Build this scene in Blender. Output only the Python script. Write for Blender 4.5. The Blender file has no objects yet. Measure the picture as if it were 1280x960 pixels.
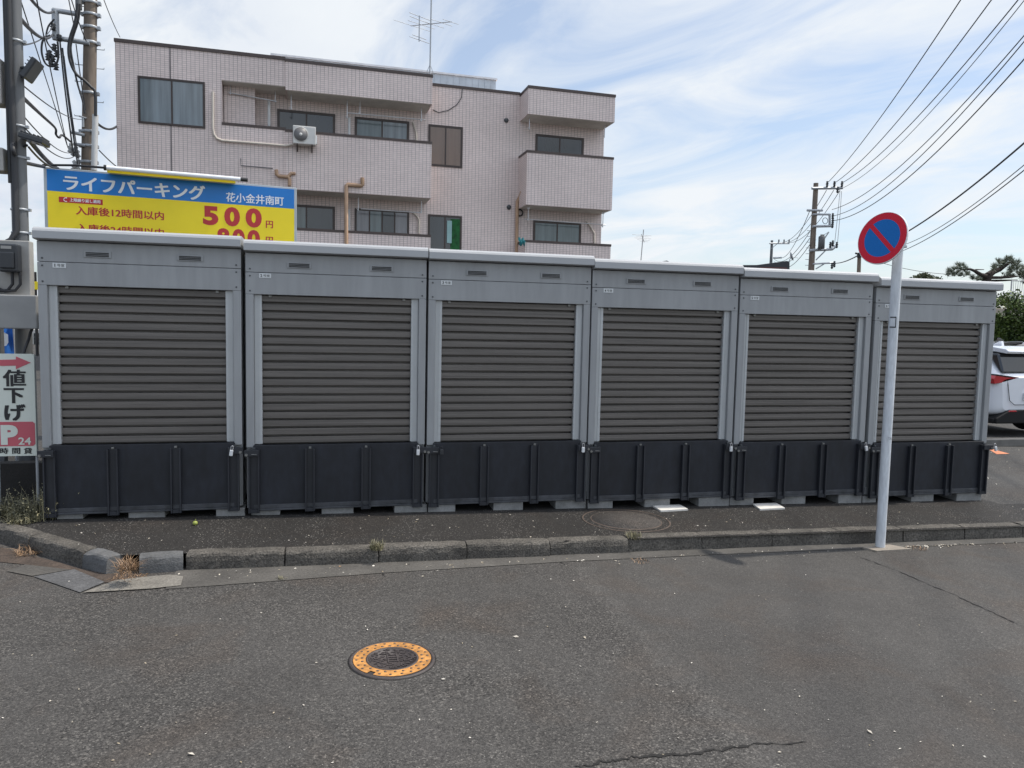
import bpy, bmesh, math, random
from mathutils import Vector, Matrix
R = random.Random(7)
PI = math.pi
S = bpy.context.scene
COL = S.collection

# ------------------------------------------------------------------ camera
F, PITCH, ROLL, YAW, EYE = 932.858, 0.0776, 0.0210, 0.2399, 1.4652
_f = Vector((math.sin(YAW)*math.cos(PITCH), math.cos(YAW)*math.cos(PITCH), -math.sin(PITCH)))
_r0 = Vector((math.cos(YAW), -math.sin(YAW), 0)); _u0 = _r0.cross(_f)
_r = _r0*math.cos(ROLL)+_u0*math.sin(ROLL); _u = _u0*math.cos(ROLL)-_r0*math.sin(ROLL)
CAM = Vector((0, 0, EYE))
cd = bpy.data.cameras.new('camera'); cam = bpy.data.objects.new('camera', cd); COL.objects.link(cam)
cd.sensor_width = 36; cd.lens = F/1280*36; cd.clip_start = .05; cd.clip_end = 3000
mw = Matrix((( _r.x, _u.x, -_f.x, CAM.x), (_r.y, _u.y, -_f.y, CAM.y), (_r.z, _u.z, -_f.z, CAM.z), (0, 0, 0, 1)))
cam.matrix_world = mw
S.camera = cam
S.view_settings.view_transform = 'Standard'; S.view_settings.look = 'None'
S.view_settings.exposure = 0.0; S.view_settings.gamma = 1.0; S.view_settings.use_curve_mapping = False

# ------------------------------------------------------------------ world and sun
SUN_EL, SUN_AZ = math.radians(62), math.radians(2.5)      # azimuth from +x towards +y
sun_dir = Vector((math.cos(SUN_EL)*math.cos(SUN_AZ), math.cos(SUN_EL)*math.sin(SUN_AZ), math.sin(SUN_EL)))
sd = bpy.data.lights.new('sun', 'SUN'); sd.energy = 3.8; sd.angle = math.radians(1.2); sd.color = (1, .93, .83)
so = bpy.data.objects.new('sun', sd); COL.objects.link(so)
so.rotation_euler = (-sun_dir).to_track_quat('-Z', 'Y').to_euler(); so.location = (20, 2, 40)
W = bpy.data.worlds.new('World'); S.world = W; W.use_nodes = True
wt = W.node_tree; wt.nodes.clear()
def N(t, kind, **kw):
    n = t.nodes.new(kind)
    for k, v in kw.items():
        if k.startswith('i_'): n.inputs[int(k[2:]) if k[2:].isdigit() else k[2:].replace('_', ' ')].default_value = v
        else: setattr(n, k, v)
    return n
def ramp(t, a, b, ca=(0, 0, 0, 1), cb=(1, 1, 1, 1)):
    r = N(t, 'ShaderNodeValToRGB'); e = r.color_ramp.elements
    e[0].position = a; e[1].position = b; e[0].color = ca; e[1].color = cb
    return r
L = wt.links.new
sky = N(wt, 'ShaderNodeTexSky', sky_type='NISHITA', sun_disc=False, sun_elevation=SUN_EL, sun_rotation=PI/2-SUN_AZ, air_density=1.0, dust_density=1.5, ozone_density=1.2)
tc = N(wt, 'ShaderNodeTexCoord'); sep = N(wt, 'ShaderNodeSeparateXYZ'); L(tc.outputs['Generated'], sep.inputs[0])
zz = N(wt, 'ShaderNodeMath', operation='MAXIMUM', i_1=0.0); L(sep.outputs[2], zz.inputs[0])
za = N(wt, 'ShaderNodeMath', operation='ADD', i_1=.16); L(zz.outputs[0], za.inputs[0])
dx = N(wt, 'ShaderNodeMath', operation='DIVIDE'); L(sep.outputs[0], dx.inputs[0]); L(za.outputs[0], dx.inputs[1])
dy = N(wt, 'ShaderNodeMath', operation='DIVIDE'); L(sep.outputs[1], dy.inputs[0]); L(za.outputs[0], dy.inputs[1])
cx = N(wt, 'ShaderNodeCombineXYZ'); L(dx.outputs[0], cx.inputs[0]); L(dy.outputs[0], cx.inputs[1])
mr_ = N(wt, 'ShaderNodeMapping'); mr_.inputs['Rotation'].default_value = (0, 0, math.radians(-112)); L(cx.outputs[0], mr_.inputs[0])
mp = N(wt, 'ShaderNodeMapping'); mp.inputs['Scale'].default_value = (.62, 1.10, 1); mp.inputs['Location'].default_value = (1.2, 7.7, 0); L(mr_.outputs[0], mp.inputs[0])
n1 = N(wt, 'ShaderNodeTexNoise', i_Scale=2.1, i_Detail=9.0, i_Roughness=.58, i_Distortion=.7); L(mp.outputs[0], n1.inputs['Vector'])
n2 = N(wt, 'ShaderNodeTexNoise', i_Scale=.45, i_Detail=3.0, i_Roughness=.5); L(mp.outputs[0], n2.inputs['Vector'])
ad = N(wt, 'ShaderNodeMath', operation='MULTIPLY_ADD', i_1=.6); L(n2.outputs[0], ad.inputs[0]); L(n1.outputs[0], ad.inputs[2])
cr = ramp(wt, .64, .93, (.26, .26, .26, 1), (1, 1, 1, 1)); L(ad.outputs[0], cr.inputs[0])
# thicker, greyer cloud bank towards the left (-x) side of the sky
lx = N(wt, 'ShaderNodeMapRange', i_1=-.75, i_2=.25, i_3=1.0, i_4=0.0); L(sep.outputs[0], lx.inputs[0])
n3 = N(wt, 'ShaderNodeTexNoise', i_Scale=2.2, i_Detail=6.0, i_Roughness=.55); L(mp.outputs[0], n3.inputs['Vector'])
r3 = ramp(wt, .35, .68); L(n3.outputs[0], r3.inputs[0])
gm = N(wt, 'ShaderNodeMath', operation='MULTIPLY'); L(lx.outputs[0], gm.inputs[0]); L(r3.outputs[0], gm.inputs[1])
cm = N(wt, 'ShaderNodeMix', data_type='RGBA'); L(gm.outputs[0], cm.inputs[0]); cm.inputs[6].default_value = (8.9, 9.3, 9.7, 1); cm.inputs[7].default_value = (5.6, 6.4, 8.0, 1)
sb = N(wt, 'ShaderNodeMix', data_type='RGBA', blend_type='MULTIPLY'); sb.inputs[0].default_value = 1.0; L(sky.outputs[0], sb.inputs[6]); sb.inputs[7].default_value = (1.55, 1.62, 1.66, 1)
sm = N(wt, 'ShaderNodeMix', data_type='RGBA'); L(cr.outputs[0], sm.inputs[0]); L(sb.outputs[2], sm.inputs[6]); L(cm.outputs[2], sm.inputs[7])
# brighter clouds round veiled sun; unseen sky opposite the sheds raised as added fill
bk = N(wt, 'ShaderNodeMapRange', i_1=.1, i_2=-.7, i_3=1.0, i_4=1.32); L(sep.outputs[1], bk.inputs[0])
sdn = N(wt, 'ShaderNodeVectorMath', operation='DOT_PRODUCT'); L(tc.outputs['Generated'], sdn.inputs[0]); sdn.inputs[1].default_value = sun_dir
gl_ = N(wt, 'ShaderNodeMapRange', i_1=.75, i_2=1.0, i_3=1.0, i_4=2.2); L(sdn.outputs['Value'], gl_.inputs[0])
gk = N(wt, 'ShaderNodeMath', operation='MULTIPLY'); L(bk.outputs[0], gk.inputs[0]); L(gl_.outputs[0], gk.inputs[1])
sg = N(wt, 'ShaderNodeVectorMath', operation='SCALE'); L(sm.outputs[2], sg.inputs[0]); L(gk.outputs[0], sg.inputs['Scale'])
bg = N(wt, 'ShaderNodeBackground', i_Strength=.1); L(sg.outputs[0], bg.inputs[0])
wo = N(wt, 'ShaderNodeOutputWorld'); L(bg.outputs[0], wo.inputs[0])

# ------------------------------------------------------------------ geometry helpers
def ray(u, v): return (_f + _r*((u-640)/F) + _u*((480-v)/F))
def aty(u, v, y): d = ray(u, v); return CAM + d*(y/d.y)
SLX = -.0182
def cl(x): return max(-14., min(16., x))
def zlot(x): return -.14 + SLX*cl(x)
def zroad(x): return zlot(x) - .103
def ong(u, v, dz=0.):                                   # photo point on the sloping lot plane (+dz)
    d = ray(u, v); n = Vector((-SLX, 0, 1)); return CAM + d*((-.14+dz-CAM.z)/(d.dot(n)))
def onr(u, v): return ong(u, v, -.103)

ORG = {}
class MB:
    def __init__(s, M=None): s.v = []; s.f = []; s.sm = []; s.M = M or Matrix.Identity(4)
    def add(s, vs, fs, smooth=False):
        b = len(s.v); s.v += [s.M @ Vector(p) for p in vs]
        for f in fs: s.f.append([b+i for i in f]); s.sm.append(smooth)
        return s
    def box(s, x0, x1, y0, y1, z0, z1, bev=0.):
        if x1 < x0: x0, x1 = x1, x0
        if y1 < y0: y0, y1 = y1, y0
        if z1 < z0: z0, z1 = z1, z0
        vs = [(x, y, z) for x in (x0, x1) for y in (y0, y1) for z in (z0, z1)]
        fs = [(0, 1, 3, 2), (4, 6, 7, 5), (0, 4, 5, 1), (2, 3, 7, 6), (0, 2, 6, 4), (1, 5, 7, 3)]
        if bev <= 0: return s.add(vs, fs)
        bm = bmesh.new(); bv = [bm.verts.new(p) for p in vs]
        for f in fs: bm.faces.new([bv[i] for i in f])
        bmesh.ops.bevel(bm, geom=list(bm.edges), offset=bev, segments=2, affect='EDGES', profile=.5)
        bm.verts.index_update()
        s.add([v.co.copy() for v in bm.verts], [[v.index for v in f.verts] for f in bm.faces]); bm.free()
        return s
    def prism(s, poly, a0, a1, axis='x', bev=0., seg=2, smooth=False):   # polygon in the two other axes, extruded along axis
        n = len(poly)
        def P(p, a):
            return (a, p[0], p[1]) if axis == 'x' else (p[0], a, p[1]) if axis == 'y' else (p[0], p[1], a)
        vs = [P(p, a0) for p in poly]+[P(p, a1) for p in poly]
        fs = [list(range(n))[::-1], list(range(n, 2*n))]+[[i, (i+1) % n, n+(i+1) % n, n+i] for i in range(n)]
        bm = bmesh.new(); bv = [bm.verts.new(p) for p in vs]
        for f in fs: bm.faces.new([bv[i] for i in f])
        bmesh.ops.recalc_face_normals(bm, faces=list(bm.faces))
        if bev > 0: bmesh.ops.bevel(bm, geom=list(bm.edges), offset=bev, segments=seg, affect='EDGES', profile=.5)
        bm.verts.index_update()
        s.add([v.co.copy() for v in bm.verts], [[v.index for v in f.verts] for f in bm.faces], smooth); bm.free()
        return s
    def tube(s, pts, r, n=8, caps=True):
        pts = [Vector(p) for p in pts]; k = len(pts)
        rs = r if isinstance(r, (list, tuple)) else [r]*k
        vs = []; prev = None
        for i, p in enumerate(pts):
            t = (pts[min(i+1, k-1)]-pts[max(i-1, 0)]).normalized()
            if prev is None:
                a = Vector((0, 0, 1)) if abs(t.z) < .9 else Vector((1, 0, 0))
                nrm = t.cross(a).normalized()
            else:
                nrm = (prev - t*prev.dot(t)).normalized()
            prev = nrm; b = t.cross(nrm)
            for j in range(n):
                an = 2*PI*j/n; vs.append(p+(nrm*math.cos(an)+b*math.sin(an))*rs[i])
        fs = [[i*n+j, i*n+(j+1) % n, (i+1)*n+(j+1) % n, (i+1)*n+j] for i in range(k-1) for j in range(n)]
        s.add(vs, fs, True)
        if caps: s.add(vs[:n], [list(range(n))[::-1]]); s.add(vs[-n:], [list(range(n))])
        return s
    def lathe(s, prof, c=(0, 0, 0), n=24, smooth=True):   # prof: (r, z) list, axis z
        vs = [(c[0]+r*math.cos(2*PI*j/n), c[1]+r*math.sin(2*PI*j/n), c[2]+z) for r, z in prof for j in range(n)]
        k = len(prof)
        fs = [[i*n+j, i*n+(j+1) % n, (i+1)*n+(j+1) % n, (i+1)*n+j] for i in range(k-1) for j in range(n)]
        return s.add(vs, fs, smooth)
    def poly(s, pts): return s.add(pts, [list(range(len(pts)))])
    def each(s, name, m, parent=None):
        """one object per connected piece"""
        key = {}; par = list(range(len(s.v)))
        def find(i):
            while par[i] != i: par[i] = par[par[i]]; i = par[i]
            return i
        for i, p in enumerate(s.v):
            k = (round(p.x, 5), round(p.y, 5), round(p.z, 5))
            if k in key: par[find(i)] = find(key[k])
            else: key[k] = i
        for f in s.f:
            for i in f[1:]: par[find(i)] = find(f[0])
        groups = {}
        for f, sm_ in zip(s.f, s.sm): groups.setdefault(find(f[0]), []).append((f, sm_))
        out = []
        for g in groups.values():
            ids = sorted({i for f, _ in g for i in f}); mp_ = {i: k for k, i in enumerate(ids)}
            b = MB(); b.v = [s.v[i] for i in ids]; b.f = [[mp_[i] for i in f] for f, _ in g]; b.sm = [q for _, q in g]
            out.append(b.build(name, m, parent))
        return out
    def build(s, name, m, parent=None, loc=None):
        me = bpy.data.meshes.new(name)
        o = ORG.get(parent.name, Vector()) if parent else Vector(loc or (0, 0, 0))
        me.from_pydata([p-o for p in s.v], [], s.f)
        bm = bmesh.new(); bm.from_mesh(me)
        bmesh.ops.recalc_face_normals(bm, faces=list(bm.faces))
        bm.to_mesh(me); bm.free()
        if len(me.polygons) == len(s.sm): me.polygons.foreach_set('use_smooth', s.sm)
        me.materials.append(m)
        ob = bpy.data.objects.new(name, me); COL.objects.link(ob)
        if parent: ob.parent = parent
        else: ob.location = o
        ORG[ob.name] = o
        return ob
def tag(o, label=None, cat=None, group=None, kind=None):
    if label: o['label'] = label
    if cat: o['category'] = cat
    if group: o['group'] = group
    if kind: o['kind'] = kind
    return o
def thing(name, label, cat, loc, group=None):
    o = bpy.data.objects.new(name, None); o.empty_display_size = .2; COL.objects.link(o); o.location = loc
    ORG[o.name] = Vector(loc); return tag(o, label, cat, group)
def copy_tree(o, parent=None):
    c = o.copy(); COL.objects.link(c); ORG[c.name] = ORG[o.name]
    if parent: c.parent = parent
    for ch in list(o.children): copy_tree(ch, c)
    return c
def text_mesh(body, name, m, parent, o, ex, ez, w, h, bold=.0, depth=.0015, fat=.0):
    """lettering laid on a plane: lower left corner o, directions ex, ez, box w x h, raised by depth"""
    cu = bpy.data.curves.new('lettering', 'FONT'); cu.body = body; cu.size = 1; cu.offset = bold; cu.resolution_u = 4
    ob = bpy.data.objects.new('lettering', cu); COL.objects.link(ob)
    dg = bpy.context.evaluated_depsgraph_get(); dg.update()
    me = bpy.data.meshes.new_from_object(ob.evaluated_get(dg))
    bpy.data.objects.remove(ob); bpy.data.curves.remove(cu)
    xs = [v.co.x for v in me.vertices]; ys = [v.co.y for v in me.vertices]
    x0, x1, y0, y1 = min(xs), max(xs), min(ys), max(ys)
    ex = Vector(ex); ez = Vector(ez); nn = ex.cross(ez).normalized()
    og = ORG.get(parent.name, Vector()) if parent else Vector()
    base = [(v.co.x, v.co.y) for v in me.vertices]; polys = [list(q.vertices) for q in me.polygons]
    sh = [(0, 0)] if fat == 0 else [(-fat, -fat*.5), (fat, -fat*.5), (0, 0), (-fat, fat*.5), (fat, fat*.5)]
    V, P = [], []
    for k, (sx, sy) in enumerate(sh):
        o_ = len(V); P += [[i+o_ for i in q] for q in polys]
        for (x, y) in base: V.append(Vector(o)+ex*((x-x0)/(x1-x0)*(w-2*fat*h)+fat*h+sx*h)+ez*((y-y0)/(y1-y0)*(h-fat*h)+fat*h*.5+sy*h)+nn*(depth+.0002*k)-og)
    bpy.data.meshes.remove(me); me = bpy.data.meshes.new(name); me.from_pydata(V, [], P)
    me.materials.append(m)
    t = bpy.data.objects.new(name, me); COL.objects.link(t)
    if parent: t.parent = parent
    ORG[t.name] = og
    return t

# ------------------------------------------------------------------ materials
def M(name, col, rough=.5, metal=0., var=.12, vs=3., bump=0., bs=150., coat=0., spec=.5, stretch=None, fine=0., fs=80.):
    m = bpy.data.materials.new(name); m.use_nodes = True; t = m.node_tree; p = t.nodes['Principled BSDF']
    p.inputs['Roughness'].default_value = rough; p.inputs['Metallic'].default_value = metal
    p.inputs['Coat Weight'].default_value = coat; p.inputs['Specular IOR Level'].default_value = spec
    l = t.links.new
    g = N(t, 'ShaderNodeNewGeometry'); v = g.outputs['Position']
    if stretch:
        mpn = N(t, 'ShaderNodeMapping'); mpn.inputs['Scale'].default_value = stretch; l(v, mpn.inputs[0]); v = mpn.outputs[0]
    n = N(t, 'ShaderNodeTexNoise', i_Scale=vs, i_Detail=6.0, i_Roughness=.6); l(v, n.inputs['Vector'])
    r = ramp(t, .3, .7, (1-var,)*3+(1,), (1+var,)*3+(1,)); l(n.outputs[0], r.inputs[0])
    mx = N(t, 'ShaderNodeMix', data_type='RGBA', blend_type='MULTIPLY'); mx.inputs[0].default_value = 1
    mx.inputs[6].default_value = (*col, 1); l(r.outputs[0], mx.inputs[7]); out = mx.outputs[2]
    if fine > 0:
        n2 = N(t, 'ShaderNodeTexNoise', i_Scale=fs, i_Detail=3.0); l(v, n2.inputs['Vector'])
        r2 = ramp(t, .3, .7, (1-fine,)*3+(1,), (1+fine,)*3+(1,)); l(n2.outputs[0], r2.inputs[0])
        m2 = N(t, 'ShaderNodeMix', data_type='RGBA', blend_type='MULTIPLY'); m2.inputs[0].default_value = 1
        l(out, m2.inputs[6]); l(r2.outputs[0], m2.inputs[7]); out = m2.outputs[2]
    l(out, p.inputs['Base Color'])
    if bump > 0:
        nb = N(t, 'ShaderNodeTexNoise', i_Scale=bs, i_Detail=4.0); l(v, nb.inputs['Vector'])
        b = N(t, 'ShaderNodeBump', i_Strength=bump, i_Distance=.01); l(nb.outputs[0], b.inputs['Height']); l(b.outputs[0], p.inputs['Normal'])
    return m
def asphalt(name, base, patch=.12, chips=.0, spots=(), seam=None, light=.35, cell=150., tint=(1, .955, .90), rough_x=None):
    m = bpy.data.materials.new(name); m.use_nodes = True; t = m.node_tree; p = t.nodes['Principled BSDF']; l = t.links.new
    p.inputs['Roughness'].default_value = .85; p.inputs['Specular IOR Level'].default_value = .3
    g = N(t, 'ShaderNodeNewGeometry'); v = g.outputs['Position']
    def mul(cur, o, fac=None):
        x = N(t, 'ShaderNodeMix', data_type='RGBA', blend_type='MULTIPLY'); x.inputs[0].default_value = 1
        if fac is not None: l(fac, x.inputs[0])
        l(cur, x.inputs[6]); l(o, x.inputs[7]); return x.outputs[2]
    # how far the binder has worn off the stones: coarse patches among smoother ones
    nw = N(t, 'ShaderNodeTexNoise', i_Scale=.8, i_Detail=6.0, i_Roughness=.68, i_Distortion=.4); l(v, nw.inputs['Vector'])
    wr = ramp(t, .36, .64, (.30, .30, .30, 1), (1, 1, 1, 1)); l(nw.outputs[0], wr.inputs[0]); worn = wr.outputs[0]
    if rough_x:
        dq = (Vector(rough_x[1])-Vector(rough_x[0])).to_2d(); nq = Vector((-dq.y, dq.x)).normalized()
        dtq = N(t, 'ShaderNodeVectorMath', operation='DOT_PRODUCT'); l(v, dtq.inputs[0]); dtq.inputs[1].default_value = (nq.x, nq.y, 0)
        wob = N(t, 'ShaderNodeTexNoise', i_Scale=2.2, i_Detail=5.0); l(v, wob.inputs['Vector']); wb = N(t, 'ShaderNodeMath', operation='MULTIPLY_ADD', i_1=.5, i_2=-.25-nq.dot(Vector(rough_x[0]).to_2d())); l(wob.outputs[0], wb.inputs[0])
        sq = N(t, 'ShaderNodeMath', operation='ADD'); l(dtq.outputs['Value'], sq.inputs[0]); l(wb.outputs[0], sq.inputs[1])
        mr = N(t, 'ShaderNodeMapRange', i_1=-.12, i_2=.12, i_3=1.0, i_4=.38); l(sq.outputs[0], mr.inputs[0])
        wm = N(t, 'ShaderNodeMath', operation='MULTIPLY'); l(worn, wm.inputs[0]); l(mr.outputs[0], wm.inputs[1]); worn = wm.outputs[0]
    base_n = N(t, 'ShaderNodeRGB'); base_n.outputs[0].default_value = (base*tint[0], base*tint[1], base*tint[2], 1); cur = base_n.outputs[0]
    # fine grain everywhere
    vf = N(t, 'ShaderNodeTexVoronoi', i_Scale=cell*1.7); l(v, vf.inputs['Vector']); sf = N(t, 'ShaderNodeSeparateColor'); l(vf.outputs['Color'], sf.inputs[0])
    rf = ramp(t, 0, 1, (.66,)*3+(1,), (1.36,)*3+(1,)); l(sf.outputs[1], rf.inputs[0]); cur = mul(cur, rf.outputs[0])
    # stones, individually toned, where worn
    vo = N(t, 'ShaderNodeTexVoronoi', i_Scale=cell); l(v, vo.inputs['Vector']); sp = N(t, 'ShaderNodeSeparateColor'); l(vo.outputs['Color'], sp.inputs[0])
    st = N(t, 'ShaderNodeValToRGB'); e = st.color_ramp.elements; e[0].position = 0; e[0].color = (.38, .38, .39, 1); e[1].position = 1; e[1].color = (2.5, 2.45, 2.35, 1)
    e2 = e.new(.30); e2.color = (.74, .73, .72, 1); e3 = e.new(.82); e3.color = (1.22, 1.21, 1.19, 1)
    l(sp.outputs[0], st.inputs[0]); cur = mul(cur, st.outputs[0], worn)
    # pits
    npit = N(t, 'ShaderNodeTexNoise', i_Scale=85., i_Detail=3.0, i_Roughness=.6); l(v, npit.inputs['Vector'])
    rp = ramp(t, .33, .47, (.30,)*3+(1,), (1,)*3+(1,)); l(npit.outputs[0], rp.inputs[0]); cur = mul(cur, rp.outputs[0], worn)
    # broad tone
    nl = N(t, 'ShaderNodeTexNoise', i_Scale=.45, i_Detail=6.0, i_Roughness=.62); l(v, nl.inputs['Vector'])
    rl = ramp(t, .32, .68, (1-patch,)*3+(1,), (1+patch,)*3+(1,)); l(nl.outputs[0], rl.inputs[0]); cur = mul(cur, rl.outputs[0])
    nm = N(t, 'ShaderNodeTexNoise', i_Scale=7., i_Detail=6.0, i_Roughness=.72); l(v, nm.inputs['Vector'])
    rm = ramp(t, .3, .7, (.91,)*3+(1,), (1.09,)*3+(1,)); l(nm.outputs[0], rm.inputs[0]); cur = mul(cur, rm.outputs[0])
    # pale chips
    for sc_, th, rad in ((34., .80-chips, .10), (75., .90-chips, .16+chips*.5)):
        v2 = N(t, 'ShaderNodeTexVoronoi', i_Scale=sc_); l(v, v2.inputs['Vector'])
        s2 = N(t, 'ShaderNodeSeparateColor'); l(v2.outputs['Color'], s2.inputs[0])
        c1 = N(t, 'ShaderNodeMath', operation='GREATER_THAN', i_1=th); l(s2.outputs[1], c1.inputs[0])
        c2 = N(t, 'ShaderNodeMath', operation='LESS_THAN', i_1=rad); l(v2.outputs['Distance'], c2.inputs[0])
        c3 = N(t, 'ShaderNodeMath', operation='MULTIPLY'); l(c1.outputs[0], c3.inputs[0]); l(c2.outputs[0], c3.inputs[1])
        c4 = N(t, 'ShaderNodeMath', operation='MULTIPLY'); l(c3.outputs[0], c4.inputs[0]); l(s2.outputs[2], c4.inputs[1])
        x = N(t, 'ShaderNodeMix', data_type='RGBA'); l(c4.outputs[0], x.inputs[0]); l(cur, x.inputs[6]); x.inputs[7].default_value = (light, light*.97, light*.9, 1); cur = x.outputs[2]
    # warm stains
    ns = N(t, 'ShaderNodeTexNoise', i_Scale=1.3, i_Detail=4.0, i_Roughness=.6, i_Distortion=.6); l(v, ns.inputs['Vector'])
    rs = ramp(t, .50, .72, (1, 1, 1, 1), (1.03, .93, .86, 1)); l(ns.outputs[0], rs.inputs[0]); cur = mul(cur, rs.outputs[0])
    for (cc_, rad_, gain) in spots:                       # old oil and patch stains with their own blotchy outline
        nv = N(t, 'ShaderNodeTexNoise', i_Scale=4., i_Detail=5.0, i_Roughness=.6); l(v, nv.inputs['Vector'])
        ds = N(t, 'ShaderNodeVectorMath', operation='DISTANCE'); l(v, ds.inputs[0]); ds.inputs[1].default_value = tuple(cc_)
        dn = N(t, 'ShaderNodeMath', operation='MULTIPLY_ADD', i_1=rad_*1.8, i_2=-rad_*.9); l(nv.outputs[0], dn.inputs[0])
        da = N(t, 'ShaderNodeMath', operation='ADD'); l(ds.outputs['Value'], da.inputs[0]); l(dn.outputs[0], da.inputs[1])
        mr = N(t, 'ShaderNodeMapRange', i_1=rad_*.35, i_2=rad_, i_3=gain, i_4=1.0); l(da.outputs[0], mr.inputs[0]); cur = mul(cur, mr.outputs[0])
    for (A, B, wid, gain) in (seam or []):                # worn paving joint: a paler band along a line through two ground points
        d = (Vector(B)-Vector(A)).to_2d(); n2 = Vector((-d.y, d.x)).normalized()
        nw2 = N(t, 'ShaderNodeTexNoise', i_Scale=3., i_Detail=5.0); l(v, nw2.inputs['Vector'])
        dt = N(t, 'ShaderNodeVectorMath', operation='DOT_PRODUCT'); l(v, dt.inputs[0]); dt.inputs[1].default_value = (n2.x, n2.y, 0)
        s1 = N(t, 'ShaderNodeMath', operation='SUBTRACT', i_1=n2.dot(Vector(A).to_2d())); l(dt.outputs['Value'], s1.inputs[0])
        jn = N(t, 'ShaderNodeMath', operation='MULTIPLY_ADD', i_1=.16, i_2=-.08); l(nw2.outputs[0], jn.inputs[0])
        s2_ = N(t, 'ShaderNodeMath', operation='ADD'); l(s1.outputs[0], s2_.inputs[0]); l(jn.outputs[0], s2_.inputs[1])
        ab = N(t, 'ShaderNodeMath', operation='ABSOLUTE'); l(s2_.outputs[0], ab.inputs[0])
        mr = N(t, 'ShaderNodeMapRange', i_1=wid*.3, i_2=wid, i_3=gain, i_4=1.0); l(ab.outputs[0], mr.inputs[0]); cur = mul(cur, mr.outputs[0])
    l(cur, p.inputs['Base Color'])
    b = N(t, 'ShaderNodeBump', i_Strength=.35, i_Distance=.003); b.invert = True; l(vo.outputs['Distance'], b.inputs['Height']); l(b.outputs[0], p.inputs['Normal'])
    return m
def tile_mat(name, c1, c2, mortar, bw, bh, mort, Mw, offset=0.0):
    m = bpy.data.materials.new(name); m.use_nodes = True; t = m.node_tree; p = t.nodes['Principled BSDF']; l = t.links.new
    p.inputs['Roughness'].default_value = .55
    tcn = N(t, 'ShaderNodeNewGeometry')
    vt = N(t, 'ShaderNodeMapping', vector_type='POINT')
    e = Mw.to_euler(); vt.inputs['Rotation'].default_value = (0, 0, -e.z); l(tcn.outputs['Position'], vt.inputs[0])
    sx = N(t, 'ShaderNodeSeparateXYZ'); l(vt.outputs[0], sx.inputs[0])
    ad = N(t, 'ShaderNodeMath', operation='ADD'); l(sx.outputs[0], ad.inputs[0]); l(sx.outputs[1], ad.inputs[1])
    cv = N(t, 'ShaderNodeCombineXYZ'); l(ad.outputs[0], cv.inputs[0]); l(sx.outputs[2], cv.inputs[1])
    bt = N(t, 'ShaderNodeTexBrick', offset=offset, offset_frequency=2, i_Scale=1.0)
    bt.inputs['Color1'].default_value = (*c1, 1); bt.inputs['Color2'].default_value = (*c2, 1); bt.inputs['Mortar'].default_value = (*mortar, 1)
    bt.inputs['Mortar Size'].default_value = mort; bt.inputs['Brick Width'].default_value = bw; bt.inputs['Row Height'].default_value = bh; bt.inputs['Mortar Smooth'].default_value = .1; bt.inputs['Bias'].default_value = 0
    l(cv.outputs[0], bt.inputs['Vector'])
    # wider dark vertical joints between the columns
    md = N(t, 'ShaderNodeMath', operation='FRACT'); dv = N(t, 'ShaderNodeMath', operation='DIVIDE', i_1=bw); l(ad.outputs[0], dv.inputs[0]); l(dv.outputs[0], md.inputs[0])
    gt = N(t, 'ShaderNodeMath', operation='LESS_THAN', i_1=.085); l(md.outputs[0], gt.inputs[0])
    nj = N(t, 'ShaderNodeTexNoise', i_Scale=2.5, i_Detail=5.0); l(tcn.outputs['Position'], nj.inputs['Vector'])
    rj = ramp(t, .35, .65, (.15,)*3+(1,), (.95,)*3+(1,)); l(nj.outputs[0], rj.inputs[0])
    fj = N(t, 'ShaderNodeMath', operation='MULTIPLY'); l(gt.outputs[0], fj.inputs[0]); l(rj.outputs[0], fj.inputs[1])
    mj = N(t, 'ShaderNodeMix', data_type='RGBA'); l(fj.outputs[0], mj.inputs[0]); l(bt.outputs[0], mj.inputs[6]); mj.inputs[7].default_value = (*[c*.75 for c in mortar], 1)
    nl = N(t, 'ShaderNodeTexNoise', i_Scale=.5, i_Detail=5.0); l(tcn.outputs['Position'], nl.inputs['Vector'])
    rl = ramp(t, .3, .7, (.9,)*3+(1,), (1.07,)*3+(1,)); l(nl.outputs[0], rl.inputs[0])
    x = N(t, 'ShaderNodeMix', data_type='RGBA', blend_type='MULTIPLY'); x.inputs[0].default_value = 1; l(mj.outputs[2], x.inputs[6]); l(rl.outputs[0], x.inputs[7])
    l(x.outputs[2], p.inputs['Base Color'])
    return m
def curtain_mat(name, col, amp=.25, scale=9.):
    m = bpy.data.materials.new(name); m.use_nodes = True; t = m.node_tree; p = t.nodes['Principled BSDF']; l = t.links.new
    p.inputs['Roughness'].default_value = .12; p.inputs['Specular IOR Level'].default_value = .8
    g = N(t, 'ShaderNodeNewGeometry'); mpn = N(t, 'ShaderNodeMapping'); mpn.inputs['Scale'].default_value = (1, 1, .06); l(g.outputs['Position'], mpn.inputs[0])
    n = N(t, 'ShaderNodeTexNoise', i_Scale=scale, i_Detail=3.0); l(mpn.outputs[0], n.inputs['Vector'])
    r = ramp(t, .3, .7, tuple(c*(1-amp) for c in col)+(1,), tuple(c*(1+amp) for c in col)+(1,)); l(n.outputs[0], r.inputs[0]); l(r.outputs[0], p.inputs['Base Color'])
    return m
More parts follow.
